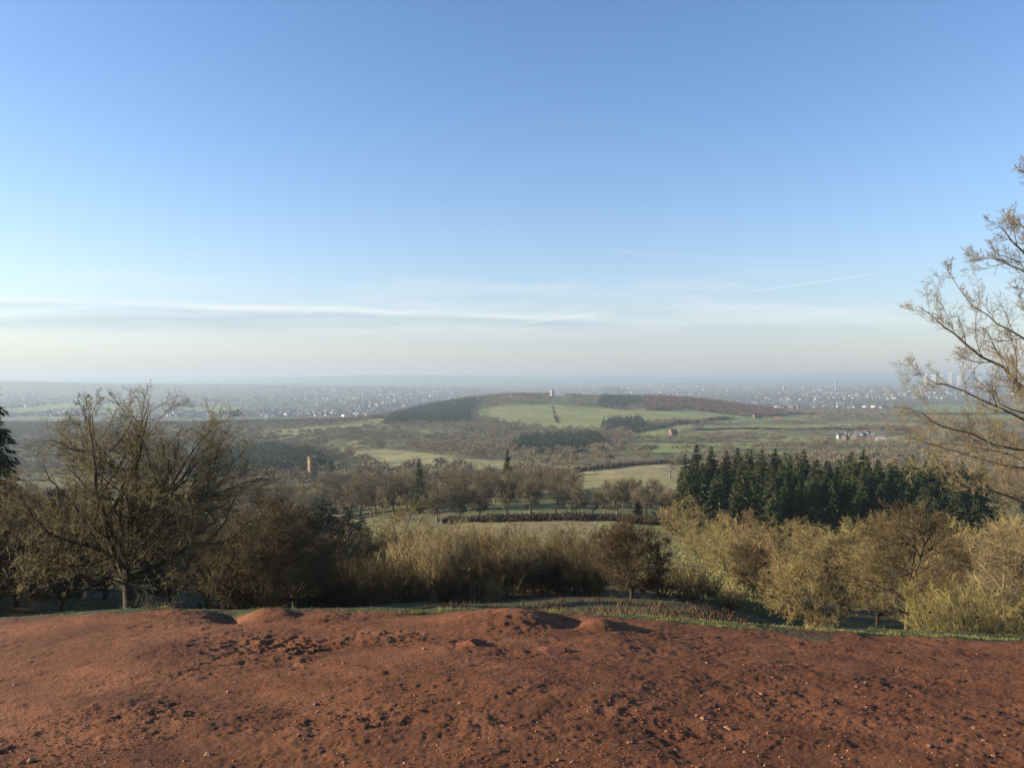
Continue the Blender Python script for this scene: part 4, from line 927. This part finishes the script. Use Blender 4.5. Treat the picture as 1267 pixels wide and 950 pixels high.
# stick
pts = np.array([[0, 0, .02], [.06, .02, .05], [.13, .01, .045], [.2, -.03, .03], [.26, -.02, .02]])[None]; g2 = rs(5)
P2, R2 = spawn(g2, pts, np.linspace(.009, .004, 5)[None], 3, .3, .9, 45, 10, .5, .6, 3, .1, 0, rmin=.003)
o = link('stick', mesh_tubes('stick', [(pts, np.linspace(.009, .004, 5)[None], 6), (P2, R2, 4)], [mat_bark_r])); Y = Yof(466, 799); o.location = ((466-CX)/F*Y, Y, gz(466, Y)); tag(o, 'short forked dry stick lying on the red soil', 'stick')
# grit
def grit(name, n, seed, rmin, rmax, mat, label, pyr=(775, 950), clump=False):
    g = rs(seed); base = np.array([[1, 0, 0], [-1, 0, 0], [0, 1, 0], [0, -1, 0], [0, 0, .8], [0, 0, -.5]], float)
    T = np.array([[0, 2, 4], [2, 1, 4], [1, 3, 4], [3, 0, 4], [2, 0, 5], [1, 2, 5], [3, 1, 5], [0, 3, 5]])
    Y = 1/g.uniform(1/12.2, 1/4.3, n); px = g.uniform(-60, 1330, n)
    if clump:
        x = (px-CX)/F*Y; m = vnoise(x/1.6, Y/.9, 71)+.35*vnoise(x/.5, Y/.4, 72)+.5*np.exp(-((px-400)/120)**2-((Y-9.3)/.9)**2) > .30*g.rand(n)-.05; px, Y = px[m], Y[m]; n = len(px)
    z = height(px, Y)+micro(px, Y); r = rmin+(rmax-rmin)*g.rand(n)**3
    V = base[None]*(.6+.8*g.rand(n, 6, 1))*r[:, None, None]; an = g.rand(n)*6.28; c, s = np.cos(an)[:, None], np.sin(an)[:, None]
    X = V[..., 0]*c-V[..., 1]*s+((px-CX)/F*Y)[:, None]; Yv = V[..., 0]*s+V[..., 1]*c+Y[:, None]; Z = V[..., 2]+z[:, None]+r[:, None]*.15
    me = make_mesh(name, np.stack([X, Yv, Z], -1).reshape(-1, 3), [(T[None]+(np.arange(n)*6)[:, None, None]).reshape(-1, 3)], [mat])
    tag(link(name, me), label, 'gravel', kind='stuff')
grit('gravel', 1700, 440, .003, .013, mat_rock, 'pale grit and pebbles strewn over the red soil')
grit('soil_crumbs', 30000, 441, .003, .012, mat_clod, 'crumbs and clods of red soil', clump=True)
# tufts: turf along the lip, and rough growth down the slope
def tufts(name, px, Y, hh, wd, mat, label, seed, per=7, spread=.05):
    g = rs(seed); n = len(px); z = height(px, Y); C = np.stack([(px-CX)/F*Y, Y, z-.01], -1)
    C = np.repeat(C, per, 0)+np.concatenate([g.randn(n*per, 2)*np.repeat(spread*(1+hh*2), per)[:, None], np.zeros((n*per, 1))], 1)
    D = np.stack([g.randn(n*per)*.45, g.randn(n*per)*.45, np.ones(n*per)], -1); H_ = np.repeat(hh, per)*g.uniform(.5, 1.2, n*per)
    V, F_ = blades(C, D, H_, wd*g.uniform(.6, 1.3, n*per)*np.ones(n*per), g)
    tag(link(name, make_mesh(name, V, [F_], [mat])), label, 'grass', kind='stuff')
mat_tuft = material('tuft_grass', [(.10, .13, .035), (.20, .21, .07), (.34, .29, .13)], 1.6, 5, .9, dist=.4)
g = rs(450); n = 15000; px = g.uniform(-60, 1340, n); Y = DC+.05+g.rand(n)**1.5*2.2; x = (px-CX)/F*Y
m = vnoise(x/.8, Y/.6, 161)+.22*np.where(px > 860, 1, np.where((px > 480) & (px < 560), .9, 0)) - .15*smooth(px, 330, 120)> .10
px, Y = px[m], Y[m]; tufts('grass', px, Y, .014+.05*g.rand(len(px))**2+.06*(vnoise((px-CX)/F*Y/.5, Y, 162) > .36), .006, mat_tuft, 'short turf and pale tufts along the far lip of the bare soil', 451, 8, .02)
mat_brack = material('dead_bracken', [(.10, .05, .028), (.17, .09, .045), (.13, .12, .05)], .5, 5, .9, dist=.4)
n = 16000; Y = 1/g.uniform(1/98, 1/15, n); px = g.uniform(-150, 1400, n); x = (px-CX)/F*Y
m = vnoise(x/4, Y/3, 171)+.4*vnoise(x/1.2, Y/1., 172) > .05
px, Y = px[m], Y[m]; tufts('bracken', px, Y, g.uniform(.1, .42, len(px)), .035, mat_brack, 'dead bracken and heather clumps down the slope', 452, 8, .10)
n = 26000; px = g.uniform(530, 990, n); Y = 1/g.uniform(1/212, 1/60, n); m = visible_field(px, Y); px, Y = px[m], Y[m]
yg = px > 738+8*vnoise(Y/6, Y*0, 181)
tufts('rough_grass', px[yg], Y[yg], g.uniform(.15, .5, yg.sum()), .10, mat_yg, 'yellowish tussocks covering the rough field and path', 453, 4, .2)
tufts('dry_grass', px[~yg], Y[~yg], g.uniform(.15, .5, (~yg).sum()), .10, mat_tan, 'dry tan tussocks in the rough field', 454, 4, .2)

# ------------------------------------------------------------------ haze
hm_ = bpy.data.materials.new('haze'); hm_.use_nodes = True; t = hm_.node_tree; t.nodes.clear()
vo = t.nodes.new('ShaderNodeVolumePrincipled'); vo.inputs['Color'].default_value = (.40, .495, .60, 1); vo.inputs['Density'].default_value = 1.15e-4; vo.inputs['Anisotropy'].default_value = .2
mo = t.nodes.new('ShaderNodeOutputMaterial'); t.links.new(vo.outputs[0], mo.inputs['Volume'])
V, F_ = box(-130000, 130000, -400, 47000, -262, 16)
tag(link('haze', make_mesh('haze', V, [F_], [hm_])), 'pale blue haze over the whole valley and plain', 'haze', kind='stuff')
